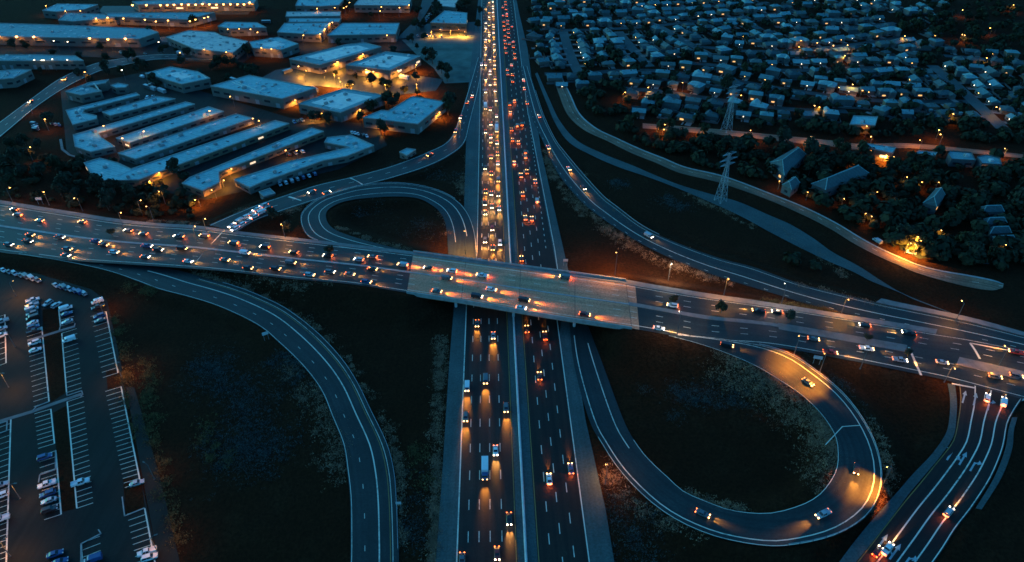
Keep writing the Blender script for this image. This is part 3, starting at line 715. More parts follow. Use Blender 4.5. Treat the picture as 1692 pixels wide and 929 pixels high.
T('L-shaped grey warehouse with a speckled roof by the ramp', 'the speckled L-shaped warehouse', [(600, 195), (630, 183), (642, 184), (682, 160), (736, 169), (690, 206)], 7, 'roofA', hv=14, wstep=8)
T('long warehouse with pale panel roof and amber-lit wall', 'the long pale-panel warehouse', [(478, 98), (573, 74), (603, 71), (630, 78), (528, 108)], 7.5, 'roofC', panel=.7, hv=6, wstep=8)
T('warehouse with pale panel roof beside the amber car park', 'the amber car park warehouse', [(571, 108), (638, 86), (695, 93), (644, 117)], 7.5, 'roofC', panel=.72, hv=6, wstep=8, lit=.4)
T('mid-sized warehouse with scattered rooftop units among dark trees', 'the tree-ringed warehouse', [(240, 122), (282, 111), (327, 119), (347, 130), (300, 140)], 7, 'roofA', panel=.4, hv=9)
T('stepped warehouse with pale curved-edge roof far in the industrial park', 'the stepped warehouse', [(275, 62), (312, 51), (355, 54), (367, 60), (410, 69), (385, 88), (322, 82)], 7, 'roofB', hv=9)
T('very wide low warehouse with a row of amber lamps on its front', 'the very wide warehouse', [(-60, 37), (0, 39), (100, 42), (245, 48), (262, 54), (230, 65), (0, 61), (-60, 60)], 7.5, 'roofC', hv=10, wstep=14)
T('wide far warehouse with a lit loading apron before it', 'the far apron warehouse', [(175, 22), (355, 21), (310, 33), (180, 28)], 7, 'roofC', hv=5, wstep=12)
T('farthest wide warehouse behind a straight row of amber lamps', 'the lamp-row warehouse', [(218, 3), (300, -2), (425, -2), (420, 6), (228, 8)], 7.5, 'roofC', hv=4, wstep=12, lit=.3)
T('flat grey warehouse in the far corner of the industrial park', 'the far corner warehouse', [(70, 18), (95, 7), (162, 8), (140, 16), (92, 20)], 7, 'roofA', hv=4)
T('narrow far warehouse beside the side street of amber lamps', 'the narrow far warehouse', [(488, 10), (494, -3), (535, -3), (568, 0), (560, 9), (530, 11)], 7, 'roofA', hv=4)
T('far warehouse with bright rear wall', 'the bright-walled far warehouse', [(585, 9), (595, -3), (680, -3), (676, 10)], 7, 'roofB', hv=4)
T('thin barrel-roofed shed in a pair of sheds', 'the thin paired shed', [(472, 28), (474, 20), (563, 20), (562, 27)], 6, 'roofB', hv=2)
T('low shed standing just in front of the barrel-roofed shed', 'the low paired shed', [(477, 37), (478, 31), (563, 31), (560, 37)], 6, 'roofA', hv=2)
T('warehouse with wide grey roof on the near side of the paired sheds', 'the sheds-side warehouse', [(458, 54), (470, 39), (547, 38), (530, 58)], 7, 'roofA', hv=5)
T('wide grey warehouse between the side street and the field', 'the fieldside warehouse', [(541, 59), (566, 39), (660, 39), (654, 57)], 7, 'roofA', hv=6)
T('small warehouse with cluttered pale roof beside the side street', 'the cluttered-roof warehouse', [(412, 70), (460, 62), (493, 73), (465, 83), (418, 80)], 7, 'roofA', panel=.5, hv=7)
T('bright pale-roofed store beside the freeway at the far end', 'the bright-roofed store', [(713, 9), (725, -4), (758, -4), (752, 13)], 7, 'roofB', hv=3)
T('store with amber floodlit front wall beside the freeway', 'the floodlit store', [(711, 38), (735, 18), (772, 22), (771, 40)], 7, 'roofA', wall='wallB', hv=4, lit=.2)
T('long thin-roofed building beside the far local road', 'the thin roadside building', [(-30, 92), (58, 91), (125, 93), (138, 101), (-30, 101)], 7, 'roofC', hv=4)
T('dark-roofed workshop beside the bend of the far local road', 'the bend workshop', [(-30, 120), (30, 115), (52, 116), (22, 130), (-30, 134)], 7, 'roofC', hv=3)
T('C-shaped office building nearest the far local road', 'the C-shaped office', [(108, 152), (148, 137), (180, 132), (174, 138), (144, 143), (168, 151), (133, 158)], 6, 'roofC', hv=3, name='office_block')
T('small pale hexagonal office beside the C-shaped office', 'the hexagonal office', [(183, 142), (195, 138), (212, 141), (208, 145), (192, 146)], 5, 'roofA', hv=1, name='office_block')
T('low grey building beside the wide warehouse apron', 'the apron-side building', [(96, 34), (110, 22), (170, 24), (190, 30), (120, 36)], 7, 'roofC', hv=3)
T('grey-roofed workshop with lit corner behind the cluttered roof', 'the lit-corner workshop', [(360, 44), (372, 37), (425, 38), (440, 46), (380, 48)], 7, 'roofA', hv=3, lit=.3)
T('small grey shed by the stepped office row on the rampside', 'the rampside shed', [(428, 318), (446, 312), (455, 320), (436, 326)], 3.5, 'roofC', hv=0, name='shed', wstep=4)
T('small pale kiosk above the curve of the ramp', 'the ramp kiosk', [(660, 252), (672, 246), (687, 248), (672, 258)], 3.5, 'roofA', hv=0, name='shed', wstep=4)
# east side of the freeway
T('low station hall with amber floodlit canopy beyond the frontage road', 'the floodlit station hall', [(1425, 243), (1432, 238), (1480, 245), (1474, 254)], 6, 'roofA', wall='wallB', hv=1, lit=.5, name='station_hall')
T('small amber floodlit shelter beside the station hall', 'the floodlit shelter', [(1512, 254), (1518, 250), (1548, 253), (1545, 258)], 4, 'roofA', wall='wallB', hv=0, lit=.5, name='shelter')
T('flat dark classroom block beyond the station shelter', 'the flat classroom block', [(1566, 255), (1570, 250), (1605, 253), (1612, 266), (1572, 264)], 4.5, 'roofC', wall='wallC', hv=2, name='classroom_block')
T('flat dark classroom block nearest the frame edge trees', 'the outer classroom block', [(1614, 260), (1630, 256), (1652, 262), (1655, 273), (1622, 271)], 4.5, 'roofC', wall='wallC', hv=2, name='classroom_block')
T('grey flat-roofed hall with lamp at its corner on the hillside', 'the corner-lamp hall', [(1404, 206), (1410, 192), (1450, 194), (1446, 208)], 6, 'roofA', wall='wallB', hv=2, name='hall')

def gable(label, short, poly, h, rh, roof='shingle2', cat='building', name='apartment_block'):
    """long hipped roof over a four-corner plan: first and second corners make one end"""
    pts = [P(x, y, h) for x, y in poly]; c = sum((Vector((p[0], p[1], 0)) for p in pts), Vector()) / 4; c.z = -.3
    root = empty(name, c); tag(root, label, cat); mark(short, c); BPOLY.append(([(p[0], p[1]) for p in pts], c.x, c.y))
    rel = [Vector((p[0] - c.x, p[1] - c.y, 0)) for p in pts]
    b = MB(); b.add([(*(v * .95).xy, 0) for v in rel] + [(*(v * .95).xy, h + .3) for v in rel], [(i, (i + 1) % 4, 4 + (i + 1) % 4, 4 + i) for i in range(4)]); b.build('wall', M['wallC'], root)
    e0, e1 = (rel[0] + rel[1]) / 2, (rel[2] + rel[3]) / 2; r0 = e0 + (e1 - e0) * .16; r1 = e1 + (e0 - e1) * .16; zt = h + .31
    b = MB(); b.add([(*v.xy, zt) for v in rel] + [(*r0.xy, zt + rh), (*r1.xy, zt + rh)], [(0, 1, 4), (1, 2, 5, 4), (2, 3, 5), (3, 0, 4, 5), (3, 2, 1, 0)]); b.build('roof', M[roof], root)
    b = MB()
    b.bar((*r0.xy, zt + rh), (*r1.xy, zt + rh), .25, mi=0)
    for i, r_ in ((0, r0), (1, r0), (2, r1), (3, r1)): b.bar((*rel[i].xy, zt), (*r_.xy, zt + rh), .2)
    b.build('ridge_cap', M['shingle3'], root)
    for i in range(4):
        a, d = rel[i] * .95, rel[(i + 1) % 4] * .95; t = (d - a).normalized(); nn = Vector((t.y, -t.x, 0))
        if ((a + d) / 2).dot(nn) < 0: nn = -nn
        if nn.y > .2: continue
        L = (d - a).length
        for q in range(max(1, int(L / 7))):
            m_ = a + t * (L * (q + .5) / max(1, int(L / 7))) + nn * .05; bb = MB(); bb.box((m_.x, m_.y, h * .5), (2.2, .1, 1.4), math.atan2(t.y, t.x)); bb.build('window', M['litwin'] if random.random() < .15 else M['window'], root)
    return root
gable('long hipped-roof block with pale ridges among the dark trees', 'the long hipped block', [(1340, 304), (1364, 314), (1436, 286), (1418, 272)], 6, 4)
gable('hipped-roof block beside the long one, closest to the pylon', 'the pylon-side hipped block', [(1272, 268), (1296, 290), (1332, 255), (1316, 243)], 6, 4)
gable('small dark hipped block with lit windows above the frontage road', 'the small hipped block', [(1292, 305), (1308, 314), (1322, 302), (1308, 294)], 5, 3, 'shingle2')
gable('crossed hipped roof block deep among the dark trees', 'the tree-hidden hipped block', [(1525, 335), (1548, 342), (1562, 322), (1546, 312)], 5.5, 4, 'shingle2')
for k, (x, y) in enumerate([(1620, 342), (1625, 362), (1632, 377), (1640, 392)]):
    gable('dark hipped cottage in the column of four near the eastern trees, %s up' % ['topmost', 'second from top', 'third from top', 'lowest'][k] if k not in (0, 3) else 'dark hipped cottage in the column of four near the eastern trees, %s' % ['topmost', '', '', 'lowest'][k], ['the topmost cottage', 'the second cottage', 'the third cottage', 'the lowest cottage'][k], [(x, y), (x + 4, y + 9), (x + 40, y + 8), (x + 34, y - 1)], 4, 2.5, 'shingle2', 'cottage', 'cottage')

# ------------------------------------------------------------------ pylons
def pylon():
    root = empty('transmission_tower', (0, 0, 0)); b = MB(); H = 40; hw = lambda z: 3.4 - (3.4 - .75) * min(z / 31, 1)
    lv = [0, 7, 13, 18.5, 23, 27, 31, 35, 40]
    for sx in (-1, 1):
        for sy in (-1, 1):
            for z0, z1 in zip(lv, lv[1:]): b.bar((sx * hw(z0), sy * hw(z0), z0), (sx * hw(z1), sy * hw(z1), z1), .17, n=5)
    for z0, z1 in zip(lv, lv[1:]):
        a, c = hw(z0), hw(z1)
        for s in (-1, 1):
            b.bar((-a, s * a, z0), (c, s * c, z1), .1, n=4); b.bar((a, s * a, z0), (-c, s * c, z1), .1, n=4)
            b.bar((s * a, -a, z0), (s * c, c, z1), .1, n=4); b.bar((s * a, a, z0), (s * c, -c, z1), .1, n=4)
            b.bar((-c, s * c, z1), (c, s * c, z1), .1, n=4); b.bar((s * c, -c, z1), (s * c, c, z1), .1, n=4)
    b.build('mast', M['steel'], root)
    for z, L in ((31, 7.5), (35, 9.0), (39.5, 7.0)):
        for s in (-1, 1):
            b = MB()
            for y in (-.75, .75):
                b.bar((s * .75, y, z), (s * L, 0, z + .3), .12, n=5); b.bar((s * .75, y, z + 1.8), (s * L, 0, z + .3), .1, n=5)
            for t in (.3, .6): b.bar((s * (.75 + (L - .75) * t), -.75 * (1 - t), z + .1), (s * (.75 + (L - .75) * t), .75 * (1 - t), z + .1), .08, n=4); b.bar((s * (.75 + (L - .75) * t), .7 * (1 - t), z), (s * (.75 + (L - .75) * t), .7 * (1 - t), z + 1.8 * (1 - t)), .08, n=4)
            o = b.build('cross_arm', M['steel'], root)
            c = MB()
            for k in range(5): c.bar((s * L, 0, z + .2 - k * .32), (s * L, 0, z - .02 - k * .32), .16, n=6)
            c.build('insulator', M['window'], o)
    b = MB()
    for sx in (-1, 1):
        for sy in (-1, 1): b.box((sx * 3.4, sy * 3.4, .15), (1.5, 1.5, .5))
    b.build('footing', M['kerb'], root)
    return root
py0 = pylon(); remember(py0)
for (px, py, rz, s, lab) in ((1190, 333, .5, .76, 'steel lattice pylon standing between the canal path and frontage road'), (1200, 216, .5, .8, 'steel lattice pylon at the lower edge of the hillside houses')):
    q = G(px, py); o = place(py0, q, rz, (s, s, s)); tag(o, lab, 'pylon', 'pylons east of the freeway'); mark(lab[:0] + {1190: 'the canal-side pylon', 1200: 'the hillside pylon'}[px], q)

# ------------------------------------------------------------------ landmarks without a building
for ph, x, y in (('the overpass west end', 690, 455), ('the overpass east end', 1035, 510), ('the tip of the southeast loop', 1440, 810), ('the middle of the southeast loop', 1240, 720), ('the middle of the northwest loop', 640, 370), ('the ramp mouth queue', 400, 370), ('the southwest ramp bend', 520, 580), ('the stop line by the arterial', 1625, 650), ('the arterial turn arrows', 1590, 760), ('the upper walkway of the lot', 85, 551), ('the lower walkway of the lot', 90, 665), ('the notched island of the lot', 220, 825), ('the median stop line', 1510, 598), ('the merge of the northeast ramp', 905, 240), ('the canal path bend', 1330, 405), ('the frontage road end', 1620, 470), ('the playing field', 735, 100)):
    mark(ph, G(x, y))

# ------------------------------------------------------------------ vehicles
def sec(x, w, z0, z1, r=.12):
    return [(x, -w, z0 + r), (x, -w + r * .5, z0), (x, w - r * .5, z0), (x, w, z0 + r), (x, w, z1 - r), (x, w - r, z1), (x, -w + r, z1), (x, -w, z1 - r)]
def vehicle(kind, paintm, lit, detail):
    """faces +X, stands on z = 0"""
    root = empty({'sedan': 'car', 'suv': 'car', 'pickup': 'pickup_truck', 'van': 'van', 'truck': 'box_truck'}[kind], (0, 0, 0))
    hl = M[lit] if lit else M['lensdim']; tl = M['tail'] if lit else M['taildim']
    b = MB(); g = MB(); W = .92
    if kind == 'sedan':
        L = 2.35; b.loft([sec(-L, .78, .38, .80), sec(-L + .25, .88, .25, .95), sec(-1.3, .92, .22, 1.0), sec(.9, .92, .22, .98), sec(1.9, .88, .24, .85), sec(L, .72, .38, .66)])
        gl, gh, roof = (-1.75, 1.05), (-.95, .25), 1.45; base = .94
    elif kind == 'suv':
        L = 2.4; b.loft([sec(-L, .84, .42, 1.0), sec(-L + .2, .94, .3, 1.12), sec(-1.2, .96, .28, 1.12), sec(1.0, .96, .28, 1.1), sec(2.05, .92, .3, 1.0), sec(L, .8, .42, .8)])
        gl, gh, roof = (-2.25, 1.15), (-1.95, .45), 1.75; base = 1.06; W = .96
    elif kind == 'pickup':
        L = 2.85; b.loft([sec(-L, .92, .42, 1.0), sec(-.6, .96, .35, 1.05), sec(1.3, .96, .35, 1.08), sec(2.5, .92, .36, 1.0), sec(L, .84, .45, .82)])
        gl, gh, roof = (-.75, 1.45), (-.55, .8), 1.85; base = 1.02; W = .96
        b.box((-1.75, 0, 1.07), (1.95, 1.6, .05)); 
        for s in (-1, 1): b.box((-1.75, s * .88, 1.2), (2.1, .12, .3))
        b.box((-2.78, 0, 1.2), (.1, 1.7, .3))
    elif kind == 'van':
        L = 2.6; b.loft([sec(-L, .92, .35, 1.95), sec(-L + .15, .98, .3, 2.05), sec(.9, .98, .3, 2.05), sec(1.35, .96, .3, 1.85), sec(1.95, .95, .3, 1.15), sec(L, .84, .4, .85)])
        gl = None; W = .98
        for s in (-1, 1): g.box((.95, s * .975, 1.45), (.95, .04, .5))
        g.add([(1.42, -.78, 1.80), (1.42, .78, 1.80), (1.99, .82, 1.20), (1.99, -.82, 1.20)], [(0, 1, 2, 3)])
    else:
        L = 4.2; W = 1.15
        b.loft([sec(2.0, 1.1, .5, 2.3), sec(3.4, 1.1, .5, 2.3), sec(3.75, 1.05, .5, 1.5), sec(L, .98, .55, 1.3)]); b.box((-1.15, 0, .75), (6, .9, .3)); gl = None
        g.box((2.95, 1.1, 1.75), (.9, .04, .55)); g.box((2.95, -1.1, 1.75), (.9, .04, .55)); g.add([(3.44, -.95, 2.2), (3.44, .95, 2.2), (3.76, .95, 1.55), (3.76, -.95, 1.55)], [(0, 1, 2, 3)])
        c = MB(); c.box((-1.15, 0, 2.15), (6.1, 2.4, 2.5)); c.box((-1.15, 0, 3.43), (5.9, 2.2, .06)); cargo = c
    if gl:
        def ring(x0, x1, w_, z): return [(x0, -w_, z), (x1, -w_, z), (x1, w_, z), (x0, w_, z)]
        lo, hi = ring(gl[0], gl[1], W * .93, base), ring(gh[0], gh[1], W * .74, roof - .05)
        g.add(lo + hi, [(0, 1, 5, 4), (1, 2, 6, 5), (2, 3, 7, 6), (3, 0, 4, 7), (4, 5, 6, 7)])
        b.box(((gh[0] + gh[1]) / 2, 0, roof - .02), (gh[1] - gh[0] + .04, W * 1.5, .07))
        for s in (-1, 1):   # pillars
            for xa, xb in ((gl[0], gh[0]), (gl[1], gh[1]), ((gl[0] + gl[1]) / 2, (gh[0] + gh[1]) / 2)): b.bar((xa, s * W * .935, base), (xb, s * W * .75, roof - .04), .05, n=4)
    hx, hy, hz = L - .12, W * .68, {'sedan': .66, 'suv': .82, 'pickup': .85, 'van': .85, 'truck': 1.0}[kind]
    lamp_f, lamp_r = [], []
    for s in (-1, 1):
        c = MB(); c.box((hx, s * hy, hz + .05), (.34, .40, .22)); lamp_f.append(c)
        c = MB(); c.box((-L + .08 + (.0 if kind != 'truck' else .02), s * W * .74, hz + .16), (.22, .36, .24)); lamp_r.append(c)
    if kind == 'truck':
        lamp_r = []
        for s in (-1, 1): c = MB(); c.box((-4.2, s * .9, .9), (.14, .4, .25)); lamp_r.append(c)
    if detail:
        b.build('body', paintm, root); g.build('window', M['glass'], root)
        if kind == 'truck': cargo.build('cargo_box', M['car_white'], root)
        for c in lamp_f: c.build('headlight', hl, root)
        for c in lamp_r: c.build('tail_light', tl, root)
        for x in ((-1.4, 1.42) if kind != 'truck' else (-2.8, 2.9)):
            for s in (-1, 1):
                c = MB(); c.bar((x, s * (W - .2), .33), (x, s * (W + .02), .33), .34, n=12); c.build('wheel', M['tyre'], root)
    else:
        for src, mi in [(g, 1)] + [(c, 2) for c in lamp_f] + [(c, 3) for c in lamp_r]: b.add(src.v, src.f, mi)
        b.build('body', [paintm, M['glass'], hl, tl], root)
    if lit:
        root['front'] = float(L); root['lampz'] = float(hz)
    remember(root)
    return root
PROTO = {}
def proto(kind, colour, lit, detail):
    k = (kind, colour, lit, detail)
    if k not in PROTO: PROTO[k] = vehicle(kind, M['car_' + colour], lit, detail)
    return PROTO[k]
def spot_data(name, energy, size, blend, col, rad=.12):
    l = bpy.data.lights.new(name, 'SPOT'); l.energy = energy; l.spot_size = R(size); l.spot_blend = blend; l.color = col; l.shadow_soft_size = rad; return l
BEAM = {'headlight': spot_data('low beam', 7500, 30, 1, (1, .42, .085)), 'headamber': spot_data('low beam warm', 7500, 30, 1, (1, .33, .035))}
FARB = {k: spot_data('far low beam', 1900, 34, 1, v.color) for k, v in BEAM.items()}
MIDB = {k: spot_data('mid low beam', 3200, 30, 1, v.color) for k, v in BEAM.items()}
CROSSB = {k: spot_data('cross road beam', 7000, 34, 1, v.color) for k, v in BEAM.items()}
GLOW = bpy.data.lights.new('tail glow', 'POINT'); GLOW.energy = 170; GLOW.color = (1, .16, .03); GLOW.shadow_soft_size = .15
KW = {'sedan': 'car', 'suv': 'suv', 'pickup': 'pickup', 'van': 'van', 'truck': 'box truck'}
ncar = 0
def drive(loc, rz, kind, colour, lit, detail, phrase, group, lm=None, beams=2, glow=False):
    global ncar; ncar += 1
    o = place(proto(kind, colour, lit, detail), loc, rz); named(o, '%s %s %s' % (colour, KW[kind], phrase), {'sedan': 'car', 'suv': 'car', 'pickup': 'pickup', 'van': 'van', 'truck': 'truck'}[kind], group, loc, lm)
    fx_, hz = o['front'], o['lampz']
    for s in ((-1, 1) if beams == 2 else ((0,) if beams == 1 else ())):
        l = bpy.data.objects.new('headlight_beam', (CROSSB if 'cross road' in phrase else BEAM if loc[1] < 235 else MIDB if loc[1] < 400 else FARB)[lit]); COL.objects.link(l); l.parent = o
        l.location = (fx_ + .12, s * .62, hz + .12); l.rotation_euler = (R(90 - 11), 0, R(-90))
    if glow:
        l = bpy.data.objects.new('tail_glow', GLOW); COL.objects.link(l); l.parent = o; l.location = (-fx_ - .35, 0, hz + .1)
    return o
CARC = ['silver', 'grey', 'grey', 'black', 'black', 'white', 'grey', 'red', 'blue', 'black']
def pick(): return random.choice(CARC)
def pkind(): return random.choice(['sedan', 'sedan', 'sedan', 'suv', 'suv', 'pickup', 'van'])
MB_ = ('the overpass', XB, 250.0)
LN_L = ['in the outermost oncoming lane', 'in the second oncoming lane', 'in the middle oncoming lane', 'in the fourth oncoming lane', 'oncoming in the barrier-side lane']
LN_R = ['leaving in the lane beside the barrier', 'leaving in the second lane', 'leaving in the third lane', 'leaving in the outermost lane']
taken = {}
def free(key, y, gap):
    for v in taken.setdefault(key, []):
        if abs(v - y) < gap: return False
    taken[key].append(y); return True
onc = [(790, 535), (819, 555), (805, 628), (779, 640), (766, 690), (834, 675), (819, 745), (841, 858), (767, 925), (821, 915), (797, 352), (816.5, 378), (827, 402), (800, 278), (808, 260), (817, 255), (825, 250), (826, 270), (816, 287), (826, 298), (807, 317), (816, 320), (827, 322), (808, 234), (816, 232), (825, 236), (802, 131), (810, 122), (821, 130), (822, 139), (815, 150), (822, 148), (822, 166), (816, 172), (808, 181), (816, 192), (824, 187), (824, 205), (809, 226), (816, 231), (824, 234), (811, 4), (817, 3), (806, 6), (818, 14), (815, 20), (807, 21), (818, 27), (809, 28), (802, 38), (816, 40), (820, 44), (815, 47), (801, 47), (819, 54), (811, 53), (806, 57), (805, 65), (801, 69), (820, 73), (800, 78), (815, 82), (820, 84), (820, 93), (816, 100), (795, 107), (801, 107), (822, 107), (820, 113), (810, 117), (812, 12), (803, 15), (820, 10), (806, 42), (812, 66), (816, 61), (803, 90), (808, 98), (809, 140), (803, 152), (807, 205), (802, 218), (816, 212), (818, 341), (806, 336), (825, 345), (815, 410), (803, 398)]
for px, py in onc:
    p = P(px, py, .5); dx = p[0] - XB; i = min(range(5), key=lambda k: abs(LANE_L[k] - dx))
    if p[1] > 270 and i == 0: i = 1
    if not free(('L', i), p[1], 7.5): continue
    near_ = p[1] < 560
    lit = 'headlight' if random.random() < (.35 if py > 500 else .62) else 'headamber'
    drive(Vector((XB + LANE_L[i] + random.uniform(-.25, .25), p[1], .03)), -math.pi / 2 + random.uniform(-.01, .01), pkind(), pick(), lit, near_, LN_L[i], 'cars coming down the freeway', MB_, beams=2 if p[1] < 400 else 1)
tp = P(803, 778, .5); drive(Vector((XB + LANE_L[2], tp[1], .03)), -math.pi / 2, 'truck', 'blue', 'headamber', True, LN_L[2], 'cars coming down the freeway', MB_)
for px, py, li, col in ((826, 215, 4, 'white'), (815, 118, 3, 'grey'), (806, 178, 2, 'silver')):
    tp = P(px, py, .5)
    if free(('L', li), tp[1], 10): drive(Vector((XB + LANE_L[li], tp[1], .03)), -math.pi / 2, 'truck', col, 'headamber', True, LN_L[li], 'cars coming down the freeway', MB_)
c0 = [(877, 25), (827, 95), (905, 60), (880, 120), (912, 130), (880, 175), (860, 200), (832, 222), (925, 205), (900, 265), (868, 280), (838, 295), (910, 305), (930, 275), (885, 330), (940, 340), (845, 380), (905, 370), (880, 400), (910, 420), (945, 440), (850, 455), (945, 475), (920, 490), (895, 512), (848, 510), (960, 530), (878, 553), (937, 560), (970, 600), (910, 607), (870, 670), (985, 680), (990, 740), (972, 830), (880, 890), (935, 890)]
lvg = [(720 + x / 7.69, y / 7.69) for x, y in c0] + [(834, 123), (849, 124), (850, 135), (844, 135), (853, 168), (846, 173), (840, 178), (843, 187), (865, 206), (852, 208), (844, 215), (866, 260), (849, 270), (861, 291), (879, 301), (863, 322), (890, 332), (867, 361), (878, 362), (863, 428), (900, 556), (895, 622), (870, 545), (940, 775), (909, 792), (872, 285), (846, 232), (858, 236), (871, 252)]
for px, py in lvg:
    p = P(px, py, .5); dx = p[0] - XB; i = min(range(4), key=lambda k: abs(LANE_R[k] - dx))
    if not free(('R', i), p[1], 7.0): continue
    drive(Vector((XB + LANE_R[i] + random.uniform(-.25, .25), p[1], .03)), math.pi / 2 + random.uniform(-.01, .01), pkind(), pick(), 'headamber', p[1] < 560, LN_R[i], 'cars leaving along the freeway', MB_, beams=1 if p[1] < 520 else 0, glow=p[1] < 520)

def on_road(road, px, py):
    z = 0.0
    for _ in range(5):
        p = P(px, py, z + .5); z = road.nearest(p[0], p[1])
    return Vector((p[0], p[1], z + .01))
def heading(road, p, sign):
    C = (road.L + road.R) / 2; i = int(np.argmin((C[:, 0] - p[0]) ** 2 + (C[:, 1] - p[1]) ** 2)); i = min(max(i, 1), len(C) - 2)
    t = C[i + 1] - C[i - 1]; return math.atan2(t[1] * sign, t[0] * sign)
cr_ = [(24, 458), (30, 495), (66, 530), (136, 540), (50, 625), (99, 640), (46, 668), (15, 690), (159, 668), (172, 692), (237, 618), (243, 700), (262, 725), (112, 720), (109, 760), (189, 740), (240, 770), (296, 637), (338, 633), (329, 652), (301, 717), (311, 800), (386, 680), (372, 790), (410, 845), (405, 745), (212, 597)]
cross = [(x, 232 + (y / 4 if y > 400 else y)) for x, y in cr_] + [(423 + x / 4, 232 + y / 4) for x, y in [(60, 707), (250, 740), (475, 765), (770, 770), (680, 790), (230, 810), (130, 850), (355, 890), (490, 870), (620, 885), (770, 850), (970, 825), (1140, 845), (1295, 865), (1495, 895), (1260, 912)]] + [(423 + x / 4, 464 + y / 4) for x, y in [(730, 8), (1195, 70), (1460, 105), (1555, 60)]] + [(846 + x / 4, 464 + y / 4) for x, y in [(80, 130), (60, 180), (1060, 165), (970, 315), (1630, 200), (350, -22), (480, 225)]] + [(1269 + x / 4, 464 + y / 4) for x, y in [(60, 205), (640, 295), (930, 348), (300, 385), (410, 475), (650, 450), (870, 525), (1150, 540), (1500, 635), (1640, 475), (1640, 630)]]
spots_ = []
for px, py in cross:
    road = W_ if px < 678 else (B_ if px < 1038 else E_); p = on_road(road, px, py)
    if any((p - q).length < 5.6 for q in spots_): continue
    spots_.append(p)
    C = road.L + (road.R - road.L) * .5; j = int(np.argmin((C[:, 0] - p[0]) ** 2 + (C[:, 1] - p[1]) ** 2)); d = road.R[j] - road.L[j]; f = float(np.dot((np.array(p) - road.L[j])[:2], d[:2]) / np.dot(d[:2], d[:2]))
    east = f > .52
    p.z += .03 if road is B_ else 0
    col = 'white' if (px, py) in ((423 + 1295 / 4, 232 + 865 / 4), (423 + 1495 / 4, 232 + 895 / 4)) else pick()
    drive(p, heading(road, p, 1 if east else -1), pkind(), col, 'headamber' if random.random() < .55 else 'headlight', True, '%s on the cross road' % ('eastbound' if east else 'westbound'), 'cars on the cross road', None, beams=2, glow=not east)
for road, px, py, sg, kd, ph, bm in ((RL, 1161, 849, 1, 'sedan', 'driving round the southeast loop', 2), (RL, 1360, 850, -1, 'pickup', 'driving round the southeast loop', 2), (RL, 1415, 776, -1, 'suv', 'driving round the southeast loop', 2), (RL, 1335, 632, -1, 'sedan', 'entering the southeast loop', 2), (RL, 1201, 571, -1, 'van', 'entering the southeast loop', 2),
        (R6, 940, 279, 1, 'sedan', 'on northeast ramp', 2), (R6, 964, 311, 1, 'suv', 'on northeast ramp', 2), (R6, 1072, 390, 1, 'van', 'on northeast ramp', 2), (R6, 906, 244, 1, 'sedan', 'on northeast ramp', 1), (R6, 891, 193, -1, 'suv', 'on northeast ramp', 1), (R6, 871, 171, -1, 'suv', 'on northeast ramp', 1), (R6, 865, 133, -1, 'sedan', 'on northeast ramp', 1), (R6, 866, 147, -1, 'sedan', 'on northeast ramp', 1),
        (R9, 1567, 847, -1, 'suv', 'driving down the arterial', 1), (R9, 1450, 912, -1, 'sedan', 'driving down the arterial', 1), (R9, 1466, 908, -1, 'pickup', 'driving down the arterial', 1), (R9, 1631, 658, -1, 'suv', 'waiting at the stop line', 1), (R9, 1658, 665, -1, 'van', 'waiting at the stop line', 1),
        (R3, 780, 160, -1, 'sedan', 'on the northwest ramp', 1), (R3, 772, 170, -1, 'suv', 'on the northwest ramp', 1), (R3, 761, 194, 1, 'sedan', 'on the northwest ramp', 1), (R3, 753, 217, 1, 'pickup', 'on the northwest ramp', 1), (R3, 710, 256, 1, 'sedan', 'on the northwest ramp', 2), (R3, 515, 317, 1, 'sedan', 'on the northwest ramp', 2), (R3, 540, 319, -1, 'suv', 'on the northwest ramp', 2), (R3, 442, 345, 1, 'suv', 'on the northwest ramp', 2),
        (R10, 50, 168, -1, 'sedan', 'on the far local road', 2), (R10, 106, 131, -1, 'suv', 'on the far local road', 1)):
    p = on_road(road, px, py); col = 'white' if road is R9 and py < 700 else pick()
    drive(p, heading(road, p, sg), kd, col, 'headamber' if road is RL or random.random() < .4 else 'headlight', py > 150, ph, 'cars on the ramps', None, beams=bm, glow=road is R9)
for k in range(12):        # queue at the ramp mouth
    t = k // 2; px, py = 436 - t * 10.5 + (k % 2) * 5, 340 + t * 6.6 + (k % 2) * 5.5; p = on_road(R3, px, py)
    drive(p, heading(R3, p, 1), pkind(), random.choice(['white', 'white', 'silver']), 'headlight', True, 'queuing at the ramp mouth', 'cars queuing on the northwest ramp', ('the cross road kerb', *P(392, 378, 5.5)[:2]), beams=1 if k > 9 else 0)
# parked cars
npark = 0
def park(px, py, off, colour=None, z=-.1, kind=None, phrase='parked in the lot', group='cars in the lot', detail=True, spread_=None):
    global npark
    a, c = P(px, py, z), P(px + off[0], py + off[1], z)
    if in_building(a[0], a[1], .03): return
    npark += 1; colour = colour or random.choice(['white', 'white', 'silver', 'silver', 'grey', 'black', 'blue']); kind = kind or random.choice(['sedan', 'sedan', 'suv', 'suv', 'pickup', 'van'])
    o = place(proto(kind, colour, None, detail), a, math.atan2(c[1] - a[1], c[0] - a[0]) + (math.pi if random.random() < .5 else 0)); named(o, '%s %s %s' % (colour, KW[kind], phrase), {'sedan': 'car', 'suv': 'car', 'pickup': 'pickup', 'van': 'van'}[kind], group, a); return o
for px, py, cl in ((56, 499, 'white'), (55, 507, 'silver'), (55, 514, 'silver'), (55, 521, 'grey'), (56, 528, 'black'), (56, 536, 'white'), (57, 543, 'blue'), (58, 550, 'black'), (59, 569, 'white'), (60, 581, 'white')): park(px - 1, py - 1, (-25, 8), cl)
